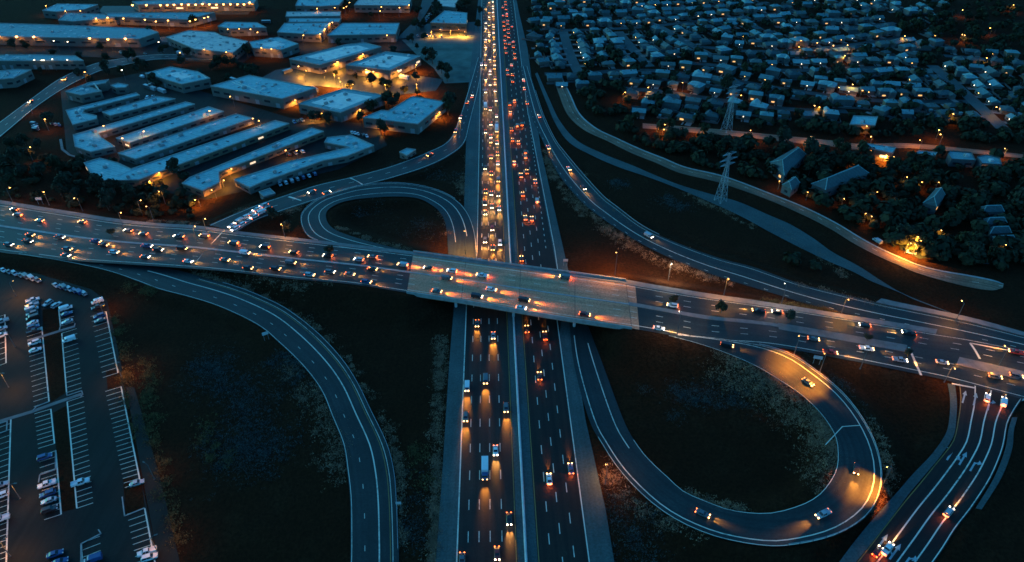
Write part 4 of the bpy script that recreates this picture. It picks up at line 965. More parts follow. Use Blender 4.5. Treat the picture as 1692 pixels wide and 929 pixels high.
for px, py, cl in ((110, 511, 'white'), (111, 520, 'blue'), (112, 533, 'silver'), (115, 563, 'white')): park(px, py, (25, -8), cl)
for px, py, cl in ((80, 503, 'silver'), (94, 506, 'silver')): park(px, py, (20, -13), cl)
for px, py, cl in ((162, 500, 'white'), (163, 509, 'black'), (165, 524, 'blue'), (166, 531, 'grey'), (227, 800, 'silver'), (244, 914, 'white'), (248, 923, 'white')): park(px, py, (-25, 8), cl)
for px, py, cl in ((75, 757, 'blue'), (79, 802, 'white'), (80, 818, 'blue'), (82, 829, 'silver'), (83, 844, 'black'), (92, 917, 'blue'), (100, 930, 'blue')): park(px, py, (-27, 9), cl)
for px, py, cl in ((134, 799, 'white'), (155, 926, 'blue')): park(px, py, (27, -9), cl)
for px, py in ((2, 803), (2, 821), (1, 860), (4, 533), (3, 545), (3, 556)): park(px, py, (-20, 7), random.choice(['white', 'silver']))
for k in range(7): park(6 + k * 9.5, 448 + k * 2.8, (9, 7), random.choice(['white', 'silver', 'grey', 'blue']), phrase='in the angled top row')
for k in range(7): park(93 + k * 7.6, 473 + k * 2.2, (9, 7), random.choice(['grey', 'silver', 'blue', 'black']), phrase='in the angled top row')
def parkrow(p0, p1, n, off, skip=.2, det=True):
    for k in range(n):
        if random.random() < skip: continue
        t = k / max(1, n - 1); park(p0[0] + (p1[0] - p0[0]) * t, p0[1] + (p1[1] - p0[1]) * t, off, z=-.06, phrase='parked among the warehouses', group='cars parked among the warehouses', detail=det)
parkrow((582, 220), (606, 226), 6, (4, 6), .1, False); parkrow((463, 306), (530, 286), 8, (4, 6), .3); parkrow((57, 206), (60, 216), 4, (10, 1), .1, False); parkrow((86, 206), (98, 208), 3, (4, 6), .1, False)
parkrow((188, 178), (262, 158), 9, (-3, 3), .5, False); parkrow((260, 221), (330, 199), 9, (-4, 4), .45, False); parkrow((296, 281), (345, 262), 8, (-4, 5), .3); parkrow((480, 205), (500, 200), 4, (4, 4), .2, False); parkrow((455, 262), (500, 252), 5, (5, 4), .4); parkrow((497, 178), (520, 186), 5, (4, 4), .3, False); parkrow((235, 128), (250, 140), 5, (5, 2), .4, False); parkrow((690, 60), (735, 62), 9, (2, 3), .2, False); parkrow((530, 58), (548, 40), 7, (4, 1), .2, False); parkrow((695, 45), (710, 25), 8, (4, 1), .2, False); parkrow((160, 34), (300, 40), 10, (2, 3), .4, False); parkrow((200, 88), (250, 90), 6, (3, 2), .3, False); parkrow((430, 148), (500, 152), 6, (4, 3), .4, False)

for n_, (px, py, off) in enumerate(((245, 146, (6, 2)), (252, 148, (6, 2)), (520, 150, (5, 3)), (612, 182, (5, -2)), (475, 120, (6, -2)), (640, 126, (5, 1)), (655, 128, (5, 1)), (668, 130, (5, 1)), (330, 88, (6, 1)), (300, 90, (6, 1)), (560, 64, (6, 0)), (600, 66, (6, 0)), (440, 38, (4, 0)), (130, 64, (6, 1)), (60, 68, (6, 1)), (450, 90, (5, 2)), (385, 134, (6, 2)), (268, 152, (5, 2)))):
    a, c = P(px, py, -.06), P(px + off[0], py + off[1], -.06)
    if in_building(a[0], a[1], .05): continue
    root = empty('cargo_container', a, math.atan2(c[1] - a[1], c[0] - a[0])); b = MB(); b.box((0, 0, 1.35), (9, 2.4, 2.6))
    for x in np.arange(-4.2, 4.3, .7): b.box((x, 0, 1.35), (.25, 2.5, 2.4))
    b.build('container_body', M[['car_grey', 'hvac', 'door', 'car_white'][n_ % 4]], root); d = MB(); d.box((4.53, -.6, 1.35), (.06, 1.1, 2.3)); d.build('door', M['door'], root); d = MB(); d.box((4.53, .6, 1.35), (.06, 1.1, 2.3)); d.build('door', M['door'], root)
    named(root, ['dark grey', 'pale metal', 'dull grey', 'white'][n_ % 4] + ' cargo container', 'container', 'cargo containers in the yards', a)
# ------------------------------------------------------------------ street lamps
def lamp_proto(col, h, detail, globe):
    root = empty('street_lamp', (0, 0, 0))
    b = MB(); b.bar((0, 0, 0), (0, 0, h), .16, .09, 6); b.bar((0, 0, h - .05), (1.5, 0, h + .35), .07, .06, 5); b.bar((0, 0, 0), (0, 0, .5), .28, .28, 6); b.build('pole', M['pole'], root)
    b = MB(); b.box((1.75, 0, h + .42), (1.0, .42, .14)); b.build('lamp_hood', M['pole'], root)
    b = MB(); g_ = globe
    for k in range(3):
        pass
    n = 8; ring = []
    secs = [[(1.75 + r_ * g_ * math.cos(2 * math.pi * k / n), r_ * g_ * math.sin(2 * math.pi * k / n), h + .30 + zz * g_) for k in range(n)] for r_, zz in ((.35, -.9), (.85, -.5), (1, 0), (.85, .12))]
    b.loft(secs); b.build('lamp_glass', M[col], root); remember(root); return root
LP = {}
def ldata(name, e, col, rad): l = bpy.data.lights.new(name, 'SPOT'); l.energy = e * (.5 if e > 50000 else 1.25); l.color = col; l.shadow_soft_size = rad; l.spot_size = R(84 if e > 50000 else 166); l.spot_blend = .55; return l
SOD = (1, .385, .038)
LL = {}
def lamp(px, py, e=2500, col='sodium', h=9.0, globe=.34, base=None, rz=None, at=None):
    """the lamp whose light stands at this place of the survey"""
    q = base and G(*base)
    if q is None:
        z = 0.0
        for _ in range(4):
            p = P(px, py, z + h); z = gz(p[0], p[1])
        q = Vector((p[0], p[1], z))
    t_ = 0
    while base is None and in_building(q[0], q[1], .04) and t_ < 40: q = q + Vector((0, -1.5, 0)); t_ += 1
    k = (col, h, globe)
    if k not in LP: LP[k] = lamp_proto(col, h, True, globe)
    rz = random.uniform(0, 6.28) if rz is None else rz
    q = q - Vector((1.75 * math.cos(rz), 1.75 * math.sin(rz), 0)) if base is None and t_ == 0 else q
    if t_: rz = -math.pi / 2
    o = place(LP[k], q, rz); named(o, ('lit amber' if col == 'sodium' else 'lit white') + ' street lamp', 'street lamp', 'street lamps', q)
    if e:
        ck = (e, col)
        if ck not in LL: LL[ck] = ldata('lamp light', e, ((1, .30, .02) if e > 50000 else SOD) if col == 'sodium' else (1, .70, .42), .35)
        l = bpy.data.objects.new('lamp_light', LL[ck]); COL.objects.link(l); l.parent = o; l.location = (1.75, 0, h - .45)
    return o
d4 = lambda L, x0, y0: [(x0 + x / 4, y0 + y / 4) for x, y in L]
EN = 1500
for x, y in d4([(875, 35), (967, 35), (1060, 35), (1105, 35), (1150, 33), (1200, 30), (1245, 32), (1293, 32), (1338, 28), (1383, 30), (1430, 32), (1477, 30), (1523, 30), (1570, 30), (1612, 30), (1650, 18)], 0, 0): lamp(x, y, EN * 4, globe=1.0)
for x, y in d4([(658, 110), (720, 112), (815, 124), (958, 132), (1030, 143), (1110, 137), (1255, 142), (1292, 131), (1350, 121), (1375, 113)], 0, 0): lamp(x, y, EN * 2.2, globe=.7)
for x, y in d4([(5, 235), (122, 237), (235, 238), (592, 255), (713, 262), (828, 257)], 0, 0): lamp(x, y, EN * 4, globe=1.0)
for x, y in d4([(240, 390), (275, 400), (320, 380), (345, 393), (445, 397), (805, 465), (1048, 280), (355, 272), (447, 278)], 0, 0): lamp(x, y, 0, 'whitelamp', globe=.5)
for x, y in d4([(200, 670), (297, 790), (755, 770), (950, 870), (808, 916), (1385, 735), (1360, 318), (1550, 290), (1580, 192), (1655, 195), (303, 40), (1672, 785), (432, 75), (530, 73), (1505, 195), (1520, 640), (1190, 350), (560, 478), (430, 527)], 0, 0): lamp(x, y, EN * .8, globe=.45)
for x, y in d4([(403, 58), (520, 52), (580, 55), (597, 45), (618, 18), (828, 47), (948, 52), (1012, 35), (820, 75), (430, 215), (440, 200), (452, 185), (470, 172), (487, 158), (505, 150), (313, 235), (865, 235), (62, 287), (102, 325), (10, 215)], 423, 0): lamp(x, y, EN * .9, globe=.5)
for x, y in d4([(712, 350), (543, 402), (727, 462), (775, 475), (938, 468), (280, 440), (1060, 430)], 423, 0): lamp(x, y, EN * 6, globe=.5, h=7)
for x, y in d4([(515, 490), (545, 517), (557, 543), (460, 470), (640, 560), (330, 470), (1060, 560), (850, 560)], 423, 0): lamp(x, y, EN * 16, globe=.3)
for x, y in d4([(283, 625), (700, 695), (1215, 733), (830, 830), (490, 640), (370, 760), (20, 800)], 423, 0): lamp(x, y, EN * 4, globe=.45, h=5)
for x, y in ((713, 43), (727, 40), (745, 42), (758, 40), (768, 44)): lamp(x, y + 9, EN * 8, globe=.3, h=5)
for x, y in d4([(200, 47), (327, 103), (65, 315), (290, 345), (490, 385), (970, 440), (800, 480), (1357, 520), (1290, 570), (930, 398), (1050, 340)], 0, 232): lamp(x, y, EN * .55, globe=.34)
for x, y in d4([(1107, 150), (988, 272), (1530, 190), (1480, 265), (1400, 330), (1290, 395)], 0, 232): lamp(x, y, EN * 2.4, globe=.4, h=5)
for x, y in d4([(197, 68), (268, 70)], 423, 232): lamp(x, y, EN * .9, globe=.4, h=6)
# poles beside the cross road
for tx, ty, bx, by, col, h, e in ((1018, 431, 1016, 455, 'sodium', 12, 14900), (1106, 445, 1104, 464, 'whitelamp', 11, 9000), (1200, 463, 1196, 487, 'sodium', 10, 3500), (1299, 475, 1291, 502, 'whitelamp', 10, 2000), (1400, 496, 1389, 521, 'sodium', 10, 3500), (1588, 509, 1579, 531, 'sodium', 10, 2500), (463, 371, 471, 393, 'sodium', 9, 2500), (764, 395, 769, 418, 'sodium', 12, 14000), (993, 776, 1000, 800, 'sodium', 8, 1800), (1656, 594, 1650, 604, 'sodium', 9, 2500), (1433, 580, 1421, 610, 'whitelamp', 10, 1500), (1123, 516, 1118, 556, 'whitelamp', 12, 2500), (1563, 622, 1560, 632, 'sodium', 9, 1800)):
    lamp(tx, ty, e, col, h, .34, base=(bx, by), rz=random.choice([math.pi / 2, -math.pi / 2]))
def aim(b_, t_): p, q = G(*b_), G(*t_); return math.atan2(q[1] - p[1], q[0] - p[0])
for b_, t_, e in (((1354, 616), (1315, 640), 50100), ((1312, 586), (1275, 615), 50100), ((1456, 806), (1400, 806), 50050)):  # these cast the loop's orange pools; the last lamp and pole are added
    o = lamp(0, 0, e, 'sodium', 11, .3, base=b_, rz=aim(b_, t_))
    for l in COL.objects:
        if l.parent == o and l.type == 'LIGHT': l.rotation_euler = (0, R(-24), 0)
# car park lamps
for px, py, e in ((22, 465, 2600), (8, 548, 1500), (6, 618, 1500), (166, 492, 900), (238, 765, 500), (258, 885, 700), (26, 800, 900), (10, 890, 1500), (196, 600, 1300)): lamp(px, py, e, 'sodium', 8, .15)
for px, py in ((1090, 204), (1160, 210), (1240, 216), (1340, 226), (1520, 232), (1660, 246)): lamp(px, py, EN * 2, globe=.3, h=7)
# east side
for x, y in d4([(755, 800), (1010, 825), (1005, 858), (900, 580), (748, 612), (1515, 632), (1128, 548)], 846, 0): lamp(x, y, EN * 1.1, globe=.4, h=7)
for x, y in d4([(653, 836), (1140, 890), (1130, 862), (680, 905), (432, 303), (218, 270), (205, 312), (325, 285), (527, 300), (508, 370), (340, 710), (308, 700), (624, 600), (1468, 187), (1286, 68), (1623, 34), (1445, 385), (1510, 710), (1225, 755), (1285, 230), (905, 240), (1300, 235), (560, 560), (470, 580)], 1269, 0): lamp(x, y, EN * .8, globe=.42, h=7)
for x, y in d4([(680, 70), (1003, 105), (810, 90), (740, 60), (600, 120)], 1269, 232): lamp(x, y, EN * 4, globe=.4, h=5)
for x, y in d4([(1462, 165), (920, 245), (1017, 278), (1128, 280), (1208, 300), (720, 343), (505, 388), (847, 388), (685, 505), (1147, 597), (1412, 330), (1648, 407), (1572, 692), (75, 272), (262, 345), (645, 485)], 1269, 232): lamp(x, y, EN * .35, globe=.32, h=6)
for x, y in d4([(990, 640), (945, 683), (972, 690), (1010, 665)], 1269, 232): lamp(x, y, EN * 9, globe=.34, h=7)
poly_sheet('lit_car_park', [(1478, 378), (1570, 398), (1565, 420), (1520, 428), (1488, 412)], M['ramp'], -.1)
park(1505, 419, (12, 3), 'white', phrase='parked under the amber lamps', group='cars east of the freeway'); park(1449, 400, (14, 9), 'silver', kind='van', phrase='beside the frontage road', group='cars east of the freeway')
for px, py in ((1595, 427), (1625, 433)): park(px, py, (6, 5), 'blue', phrase='parked by the frontage road end', group='cars east of the freeway')

# ------------------------------------------------------------------ houses
def house_proto(i, L, Wd, h, rh, kind, roofm, wallm):
    root = empty('house', (0, 0, 0)); b = MB()
    b.box((0, 0, h / 2), (L, Wd, h)); b2 = MB(); o = .5; A, B2 = L / 2 + o, Wd / 2 + o
    wing = kind == 'L'
    if wing: b.box((L * .28, -Wd * .62, h * .49), (L * .4, Wd * .5, h * .98))
    hip = 0 if kind == 'gable' else B2 * .9
    z = h - .05
    b2.add([(-A, -B2, z), (A, -B2, z), (A, B2, z), (-A, B2, z), (-A + hip, 0, z + rh), (A - hip, 0, z + rh)], [(0, 1, 5, 4), (1, 2, 5), (2, 3, 4, 5), (3, 0, 4), (3, 2, 1, 0)])
    if wing:
        x0, x1, y0 = L * .28 - L * .2 - .4, L * .28 + L * .2 + .4, -Wd * .87 - .4; xm = (x0 + x1) / 2; z2 = z + .02
        b2.add([(x0, y0, z2), (x1, y0, z2), (x1, 0, z2), (x0, 0, z2), (xm, y0 + .6, z2 + rh * .85), (xm, 0, z2 + rh * .85)], [(0, 1, 4), (1, 2, 5, 4), (3, 0, 4, 5), (2, 3, 5), (3, 2, 1, 0)])
    b.build('wall', wallm, root); b2.build('roof', roofm, root)
    yf = -Wd / 2 - (Wd * .37 if wing else 0)
    c = MB(); c.box((L * .28, yf - .04, 1.1), (L * .27, .08, 2.1)); c.build('garage_door', M['wallA'], root)
    c = MB(); c.box((-L * .2, -Wd / 2 - .04, 1.55), (L * .22, .08, 1.2)); c.build('window', [M['window'], M['litwin'], M['window'], M['window'], M['window'], M['litwin']][i % 6], root)
    c = MB(); c.box((-L * .12, Wd * .16, z + rh * .95), (.7, .7, 1.5)); c.build('chimney', M['wallB'], root)
    if i % 3 == 0:
        c = MB(); c.box((L * .02, -Wd / 2 - .2, 2.2), (.34, .34, .34)); c.build('porch_light', M['whitelamp'] if i % 4 else M['sodium'], root)
    c = MB(); c.box((L * .28, yf - 3.6, .06), (L * .34, 7.0, .08)); c.box((-L * .05, yf - 4.4 if not wing else -Wd / 2 - 5, .05), (1.2, 5.5, .06)); c.build('driveway', M['walk'], root)
    c = MB(); c.box((-L * .2, Wd * .5 + 2.6, .06), (L * .4, 4.4, .08)); c.build('patio', M['walk'], root)
    c = MB()
    for a_, b_ in (((-L * .62, -Wd * .4), (-L * .62, Wd * 1.3)), ((-L * .62, Wd * 1.3), (L * .62, Wd * 1.3))): c.box(((a_[0] + b_[0]) / 2, (a_[1] + b_[1]) / 2, .9), (abs(b_[0] - a_[0]) + .1, abs(b_[1] - a_[1]) + .1, 1.7))
    c.build('fence', M['wallC'], root)
    if i % 3 == 1: c = MB(); c.box((L * .4, Wd * .95, 1.2), (3, 2.6, 2.3)); c.box((L * .4, Wd * .95, 2.4), (3.4, 3.0, .15)); c.build('shed', M['roofC'], root)
    remember(root); return root
HP = [house_proto(i, random.uniform(12, 17), random.uniform(9, 11), random.choice([2.9, 3.1, 5.4]), random.uniform(1.8, 2.6), ['gable', 'hip', 'L'][i % 3], M['shingle%d' % (i % 5)], M[['wallA', 'wallB', 'wallC'][i % 3]]) for i in range(10)]
HW = ['dark grey', 'grey', 'charcoal', 'pale', 'brown']
streets = [  # px polylines, width m, pave?
    ('the first hillside street', [(931, 52), (938, 78), (947, 102), (957, 122)], 9),
    ('the second hillside street', [(1022, 52), (1040, 74), (1056, 93), (1074, 110)], 9),
    ('the third hillside street', [(1086, 42), (1115, 58), (1146, 76), (1180, 94)], 9),
    ('the lower cross street', [(900, 122), (957, 122), (1020, 117), (1080, 117), (1180, 127), (1300, 148), (1450, 166), (1600, 168)], 8),
    ('the upper cross street', [(872, 52), (905, 47), (931, 50), (1022, 47), (1086, 42), (1200, 30), (1330, 18)], 8),
    ('the top street', [(880, 22), (1000, 18), (1100, 14), (1270, 4)], 8),
    ('the fourth hillside street', [(1146, 76), (1260, 85), (1400, 75), (1500, 60)], 8),
    ('the middle cross street', [(1140, 104), (1290, 116), (1430, 112), (1540, 116)], 8),
    ('the lowest hillside street', [(1030, 146), (1100, 152), (1180, 164), (1300, 180), (1400, 184)], 8),
    ('the long diagonal street', [(1540, 108), (1570, 132), (1610, 168), (1659, 214)], 10),
    ('the high eastern street', [(1280, 44), (1400, 45), (1480, 38)], 8),
    ('the far eastern street', [(1560, 92), (1640, 98), (1720, 104)], 8),
]
houses = []
SP = []
for nm, pl, wd in streets:
    W3 = [P(x, y, 0) for x, y in pl]; W3 = densify([tuple(p) for p in W3], 10); mark('the middle of ' + nm, W3[len(W3) // 2]); mark('the west end of ' + nm if abs(W3[0][0] - W3[-1][0]) > 60 else 'the far end of ' + nm, W3[0]); mark('the east end of ' + nm if abs(W3[0][0] - W3[-1][0]) > 60 else 'the near end of ' + nm, W3[-1])
    b = MB(); strip(b, [(p[0], p[1], -.12 + .004 * len(SP)) for p in W3], wd); o = paint(b, 'street', M['shoulder'] if wd > 8 else M['ramp'], None); tag(o, kind='structure'); SP.append(np.array(W3))
AP = np.concatenate(SP)
for si, (nm, pl, wd) in enumerate(streets):
    W3 = SP[si]; ln = np.concatenate([[0], np.cumsum(np.linalg.norm(np.diff(W3, axis=0), axis=1))])
    for side in (-1, 1):
        d = 8.0
        while d < ln[-1] - 6:
            i = int(np.searchsorted(ln, d)); t = W3[min(i + 1, len(W3) - 1)] - W3[max(i - 1, 0)]; t /= np.linalg.norm(t[:2]); nrm = np.array([-t[1], t[0], 0]) * side
            c = np.array([np.interp(d, ln, W3[:, k]) for k in range(3)]) + nrm * (13 + random.uniform(-1.5, 2.5))
            d += random.uniform(13.5, 18)
            if np.min(np.hypot(AP[:, 0] - c[0], AP[:, 1] - c[1])) < 9.5: continue
            if any(math.hypot(c[0] - h[0], c[1] - h[1]) < 12.5 for h in houses): continue
            if c[0] < XB + 32 + max(0, (560 - c[1]) * .4): continue
            houses.append((c[0], c[1], math.atan2(-nrm[1], -nrm[0]) + math.pi / 2 + random.gauss(0, .12)))
print('houses', len(houses), 'cars', ncar, 'parked', npark)
tries = 0
while len(houses) < 560 and tries < 9000:   # further houses behind the street fronts
    tries += 1; px, py = random.uniform(880, 1700), random.uniform(-2, 198)
    if px > 1480 and random.random() < .45: continue
    if px > 1290 and py < 60 and random.random() < .8: continue
    if px > 1560 and py < 110: continue
    if py > 145 and px < 1040: continue
    c = P(px, py, 0)
    if np.min(np.hypot(AP[:, 0] - c[0], AP[:, 1] - c[1])) < 22 or in_building(c[0], c[1], .2): continue
    if any(math.hypot(c[0] - h[0], c[1] - h[1]) < 14.5 for h in houses): continue
    if c[0] < XB + 34 + max(0, (560 - c[1]) * .4): continue
    j = int(np.argmin(np.hypot(AP[:, 0] - c[0], AP[:, 1] - c[1]))); j = min(max(j, 1), len(AP) - 2); tt = AP[j + 1] - AP[j - 1]
    houses.append((c[0], c[1], math.atan2(tt[1], tt[0]) + random.choice([0, math.pi]) + random.gauss(0, .08)))
houses.sort(key=lambda h: math.hypot(h[0], h[1]))
far_houses = MB(); FM = []
for n_, (hx_, hy_, rz_) in enumerate(houses):
    k = random.randrange(10); s1 = random.uniform(.6, .88); s_ = (s1 * random.uniform(.85, 1.15), s1, random.uniform(.75, 1.0))
    if n_ < 285:
        o = place(HP[k], Vector((hx_, hy_, -.2)), rz_, s_); named(o, '%s-roofed %s house' % (HW[k % 5], ['gabled', 'hipped', 'winged'][k % 3]), 'house', 'houses of the hillside neighbourhood', (hx_, hy_))
    else:
        mw = Matrix.Translation((hx_, hy_, -.2)) @ Matrix.Rotation(rz_, 4, 'Z') @ Matrix.Diagonal((*s_, 1))
        for c, _g in KIDS[HP[k].name]:
            m_ = c.data.materials[0]
            if m_ not in FM: FM.append(m_)
            far_houses.add([mw @ v.co for v in c.data.vertices], [tuple(p.vertices) for p in c.data.polygons], FM.index(m_))
tag(far_houses.build('houses', FM, fix=False), kind='stuff')
print('houses', len(houses))

# ------------------------------------------------------------------ trees
def tree_proto(seed, h, rad, leaf, nl=420, conic=False):
    rnd = random.Random(seed); root = empty('tree', (0, 0, 0)); b = MB()
    th = h * .38; b.bar((0, 0, -.4), (0, 0, th), h * .035, h * .022, 6)
    lobes = []
    for k in range(7):
        a = rnd.uniform(0, 6.28); rr = rad * rnd.uniform(.15, .62); z = h * rnd.uniform(.45, .82)
        lobes.append((rr * math.cos(a), rr * math.sin(a), z, rad * rnd.uniform(.36, .6))); b.bar((0, 0, th * .85), (lobes[-1][0] * .8, lobes[-1][1] * .8, z), h * .014, h * .006, 4)
    lobes.append((0, 0, h * .8, rad * .5)); b.build('trunk', M['trunk'], root)
    c = MB()
    for k in range(nl):
        lx, ly, lz, lr = rnd.choice(lobes); v = Vector((rnd.gauss(0, 1), rnd.gauss(0, 1), rnd.gauss(0, .8))).normalized() * lr * (rnd.random() ** .33); p = Vector((lx, ly, lz)) + v
        nrm = (v.normalized() + Vector((rnd.gauss(0, .5), rnd.gauss(0, .5), rnd.gauss(.3, .5)))).normalized(); q = nrm.to_track_quat('Z', 'Y'); s = rad * rnd.uniform(.10, .2)
        a0 = rnd.uniform(0, 6.28); c.add([p + q @ Vector((s * math.cos(a0 + t) * rnd.uniform(.6, 1.2), s * math.sin(a0 + t) * rnd.uniform(.6, 1.2), rnd.uniform(-.1, .1) * s)) for t in (0, 1.3, 2.5, 3.8, 5.0)], [(0, 1, 2, 3, 4)])
    c.build('crown', M[leaf], root, fix=False); remember(root); return root
TP = [tree_proto(11, 9, 4.2, 'leafA'), tree_proto(12, 11, 4.6, 'leafA'), tree_proto(13, 7, 3.8, 'leafC'), tree_proto(14, 13, 5.4, 'leafC', 520), tree_proto(15, 8, 4.4, 'leafB'), tree_proto(16, 10, 4.0, 'leafB')]
TW = ['dark evergreen tree', 'dark evergreen tree', 'dusty round tree', 'broad dusty tree', 'olive bushy tree', 'olive bushy tree']
ntree = 0
BOXES = []
def tree(px, py, k=None, s=None, p=None):
    global ntree
    k = random.randrange(6) if k is None else k; s = s or random.uniform(.75, 1.2); q = p or G(px, py)
    if in_building(q[0], q[1], .03): return
    ntree += 1
    o = place(TP[k], q, random.uniform(0, 6.28), (s, s, s * random.uniform(.9, 1.12))); named(o, TW[k], 'tree', 'trees around the interchange', q)
for x, y in [(595, 92), (550, 104), (634, 146), (669, 156), (704, 98), (714, 96), (730, 122), (690, 196), (533, 190), (508, 186), (453, 168), (642, 174), (671, 118), (664, 120), (723, 24), (720, 28), (770, 14), (775, 10), (792, 26), (688, 48), (589, 62), (520, 62), (500, 10), (490, 62), (453, 92), (630, 222), (636, 224), (735, 187), (742, 184), (728, 190), (528, 199), (520, 203), (540, 202), (240, 115), (257, 142), (262, 146), (212, 102), (220, 100), (310, 143), (325, 142), (355, 114), (362, 112), (387, 108), (387, 82), (352, 86), (295, 76), (250, 60), (322, 45), (360, 153), (100, 76), (104, 72), (217, 304), (222, 302), (295, 294), (450, 362), (478, 384), (640, 152), (555, 100), (680, 112), (740, 126), (715, 106), (650, 178), (628, 205), (640, 208), (655, 205), (615, 190), (470, 172), (480, 175), (760, 20), (700, 46), (695, 48), (765, 50), (790, 48), (416, 130), (405, 122), (395, 112), (375, 110), (410, 95), (330, 92), (310, 92), (270, 90), (230, 110), (345, 145)]: tree(x, y, random.choice([0, 1, 2, 3]))
for x, y in ((1036, 214), (1040, 216), (1032, 216), (1096, 216), (1104, 218), (1160, 226), (1090, 222), (1236, 238), (1420, 256), (1446, 262), (1396, 256), (1470, 262), (1382, 250), (740, 190), (738, 183)): tree(x, y, random.choice([4, 5]), 1.0)
def scatter(n, poly, ks, s0=.75, s1=1.2):
    xs = [p[0] for p in poly]; ys_ = [p[1] for p in poly]; k = 0; t = 0
    while k < n and t < 6000:
        t += 1; x, y = random.uniform(min(xs), max(xs)), random.uniform(min(ys_), max(ys_)); ins = False
        for i in range(len(poly)):
            a, d = poly[i], poly[(i + 1) % len(poly)]
            if (a[1] > y) != (d[1] > y) and x < (d[0] - a[0]) * (y - a[1]) / (d[1] - a[1]) + a[0]: ins = not ins
        if not ins: continue
        q = G(x, y)
        if any(math.hypot(q[0] - h[0], q[1] - h[1]) < 8 for h in houses) or np.min(np.hypot(AP[:, 0] - q[0], AP[:, 1] - q[1])) < 6: continue
        if any(math.hypot(q[0] - m_[1], q[1] - m_[2]) < 12 for m_ in MARKS if 'block' in m_[0] or 'cottage' in m_[0] or 'hall' in m_[0]): continue
        tree(0, 0, random.choice(ks), random.uniform(s0, s1), q); k += 1
scatter(20, [(0, 262), (95, 262), (150, 305), (330, 335), (300, 362), (130, 345), (0, 325)], [0, 2, 3])
scatter(6, [(20, 250), (90, 180), (100, 240), (60, 262)], [0, 2])
scatter(46, [(1060, 225), (1280, 238), (1400, 262), (1680, 280), (1690, 440), (1560, 435), (1440, 390), (1330, 330), (1200, 280)], [0, 1, 2, 3, 4])
scatter(44, [(885, 5), (1660, 5), (1690, 230), (1500, 200), (1100, 160), (960, 135), (905, 100)], [0, 1, 2, 3, 5])
scatter(18, [(1300, 10), (1690, 5), (1690, 90), (1560, 80)], [0, 1])
scatter(74, [(0, 66), (420, 84), (700, 60), (740, 120), (742, 190), (640, 230), (480, 195), (330, 150), (240, 118), (100, 150)], [0, 1, 2, 3], .5, .95)
scatter(10, [(560, 8), (700, 8), (690, 36), (560, 36)], [0, 1], .6, .9)
print('trees', ntree)

# ------------------------------------------------------------------ uncountable cover
def clumps(name, mat, paths, per, size, spreadm, label=None):
    """tufts gathered in patches of uneven size along the verges"""
    b = MB(); rnd = random.Random(len(name))
    for pts, n, sp in paths:
        ps = densify([(*p, 0) for p in pts], 10); n = int(n * 4.2); cents = []
        for _ in range(max(6, n // 26)):
            p = ps[rnd.randrange(len(ps))]; q0 = G(p[0], p[1]); cents.append((q0[0] + rnd.gauss(0, sp * .8), q0[1] + rnd.gauss(0, sp * .8), rnd.uniform(.5, 2.6) * (.4 + sp * .25), rnd.random() ** 1.5 + .1))
        wsum = [c[3] for c in cents]
        for _ in range(n):
            c = rnd.choices(cents, wsum)[0]; x, y = c[0] + rnd.gauss(0, c[2]), c[1] + rnd.gauss(0, c[2]); z = gz(x, y) - .05; s = size * rnd.uniform(.3, 1.2)
            for k in range(per):
                a = rnd.uniform(0, 6.28); r_ = s * rnd.uniform(.15, .6); hh = s * rnd.uniform(.3, .8); bx, by = x + rnd.gauss(0, s * .6), y + rnd.gauss(0, s * .6)
                b.add([(bx - r_ * .5 * math.cos(a), by - r_ * .5 * math.sin(a), z), (bx + r_ * .5 * math.cos(a), by + r_ * .5 * math.sin(a), z), (bx + rnd.gauss(0, .4) * s, by + rnd.gauss(0, .4) * s, z + hh)], [(0, 1, 2)])
    o = b.build(name, mat, fix=False); tag(o, kind='stuff')
clumps('dry_grass', M['dry'], [
    ([(728, 560), (726, 620), (722, 700), (722, 780), (720, 860), (718, 930)], 1100, 1.0), ([(780, 262), (772, 290), (764, 310), (770, 330)], 300, 2.2),
    ([(900, 250), (915, 285), (930, 312), (955, 340), (985, 366), (1020, 392)], 700, 2.2), ([(1020, 392), (1060, 416), (1110, 440), (1150, 452), (1210, 472)], 350, 1.6),
    ([(960, 285), (1000, 335), (1060, 380), (1150, 420), (1260, 452)], 220, 1.2), ([(480, 600), (520, 660), (545, 720), (560, 780)], 420, 3.5), ([(430, 485), (500, 525), (560, 575), (610, 650), (648, 720)], 260, 1.2),
    ([(650, 730), (660, 800), (662, 900)], 260, 1.0), ([(330, 452), (420, 475), (540, 470)], 300, 1.6), ([(1345, 690), (1360, 720), (1370, 760), (1360, 800)], 700, 4.0), ([(1190, 605), (1240, 625), (1290, 650), (1330, 690)], 800, 4.5),
    ([(1440, 700), (1465, 760), (1462, 810), (1440, 850)], 260, 1.6), ([(1280, 370), (1330, 408), (1400, 455)], 160, 1.3), ([(1130, 320), (1200, 350), (1250, 380)], 160, 1.3), ([(1310, 470), (1400, 492), (1470, 508), (1590, 533)], 260, 1.0), ([(560, 375), (620, 398), (680, 412)], 160, 1.0), ([(730, 345), (738, 360), (742, 385)], 160, 1.0),
    ([(390, 352), (410, 346), (470, 350), (500, 340)], 200, 2.0), ([(250, 366), (320, 370)], 150, 1.0), ([(1000, 780), (1030, 812), (1080, 848), (1150, 880)], 240, 2.2), ([(1128, 812), (1170, 832), (1230, 846)], 200, 1.2)], 5, .75, 1)
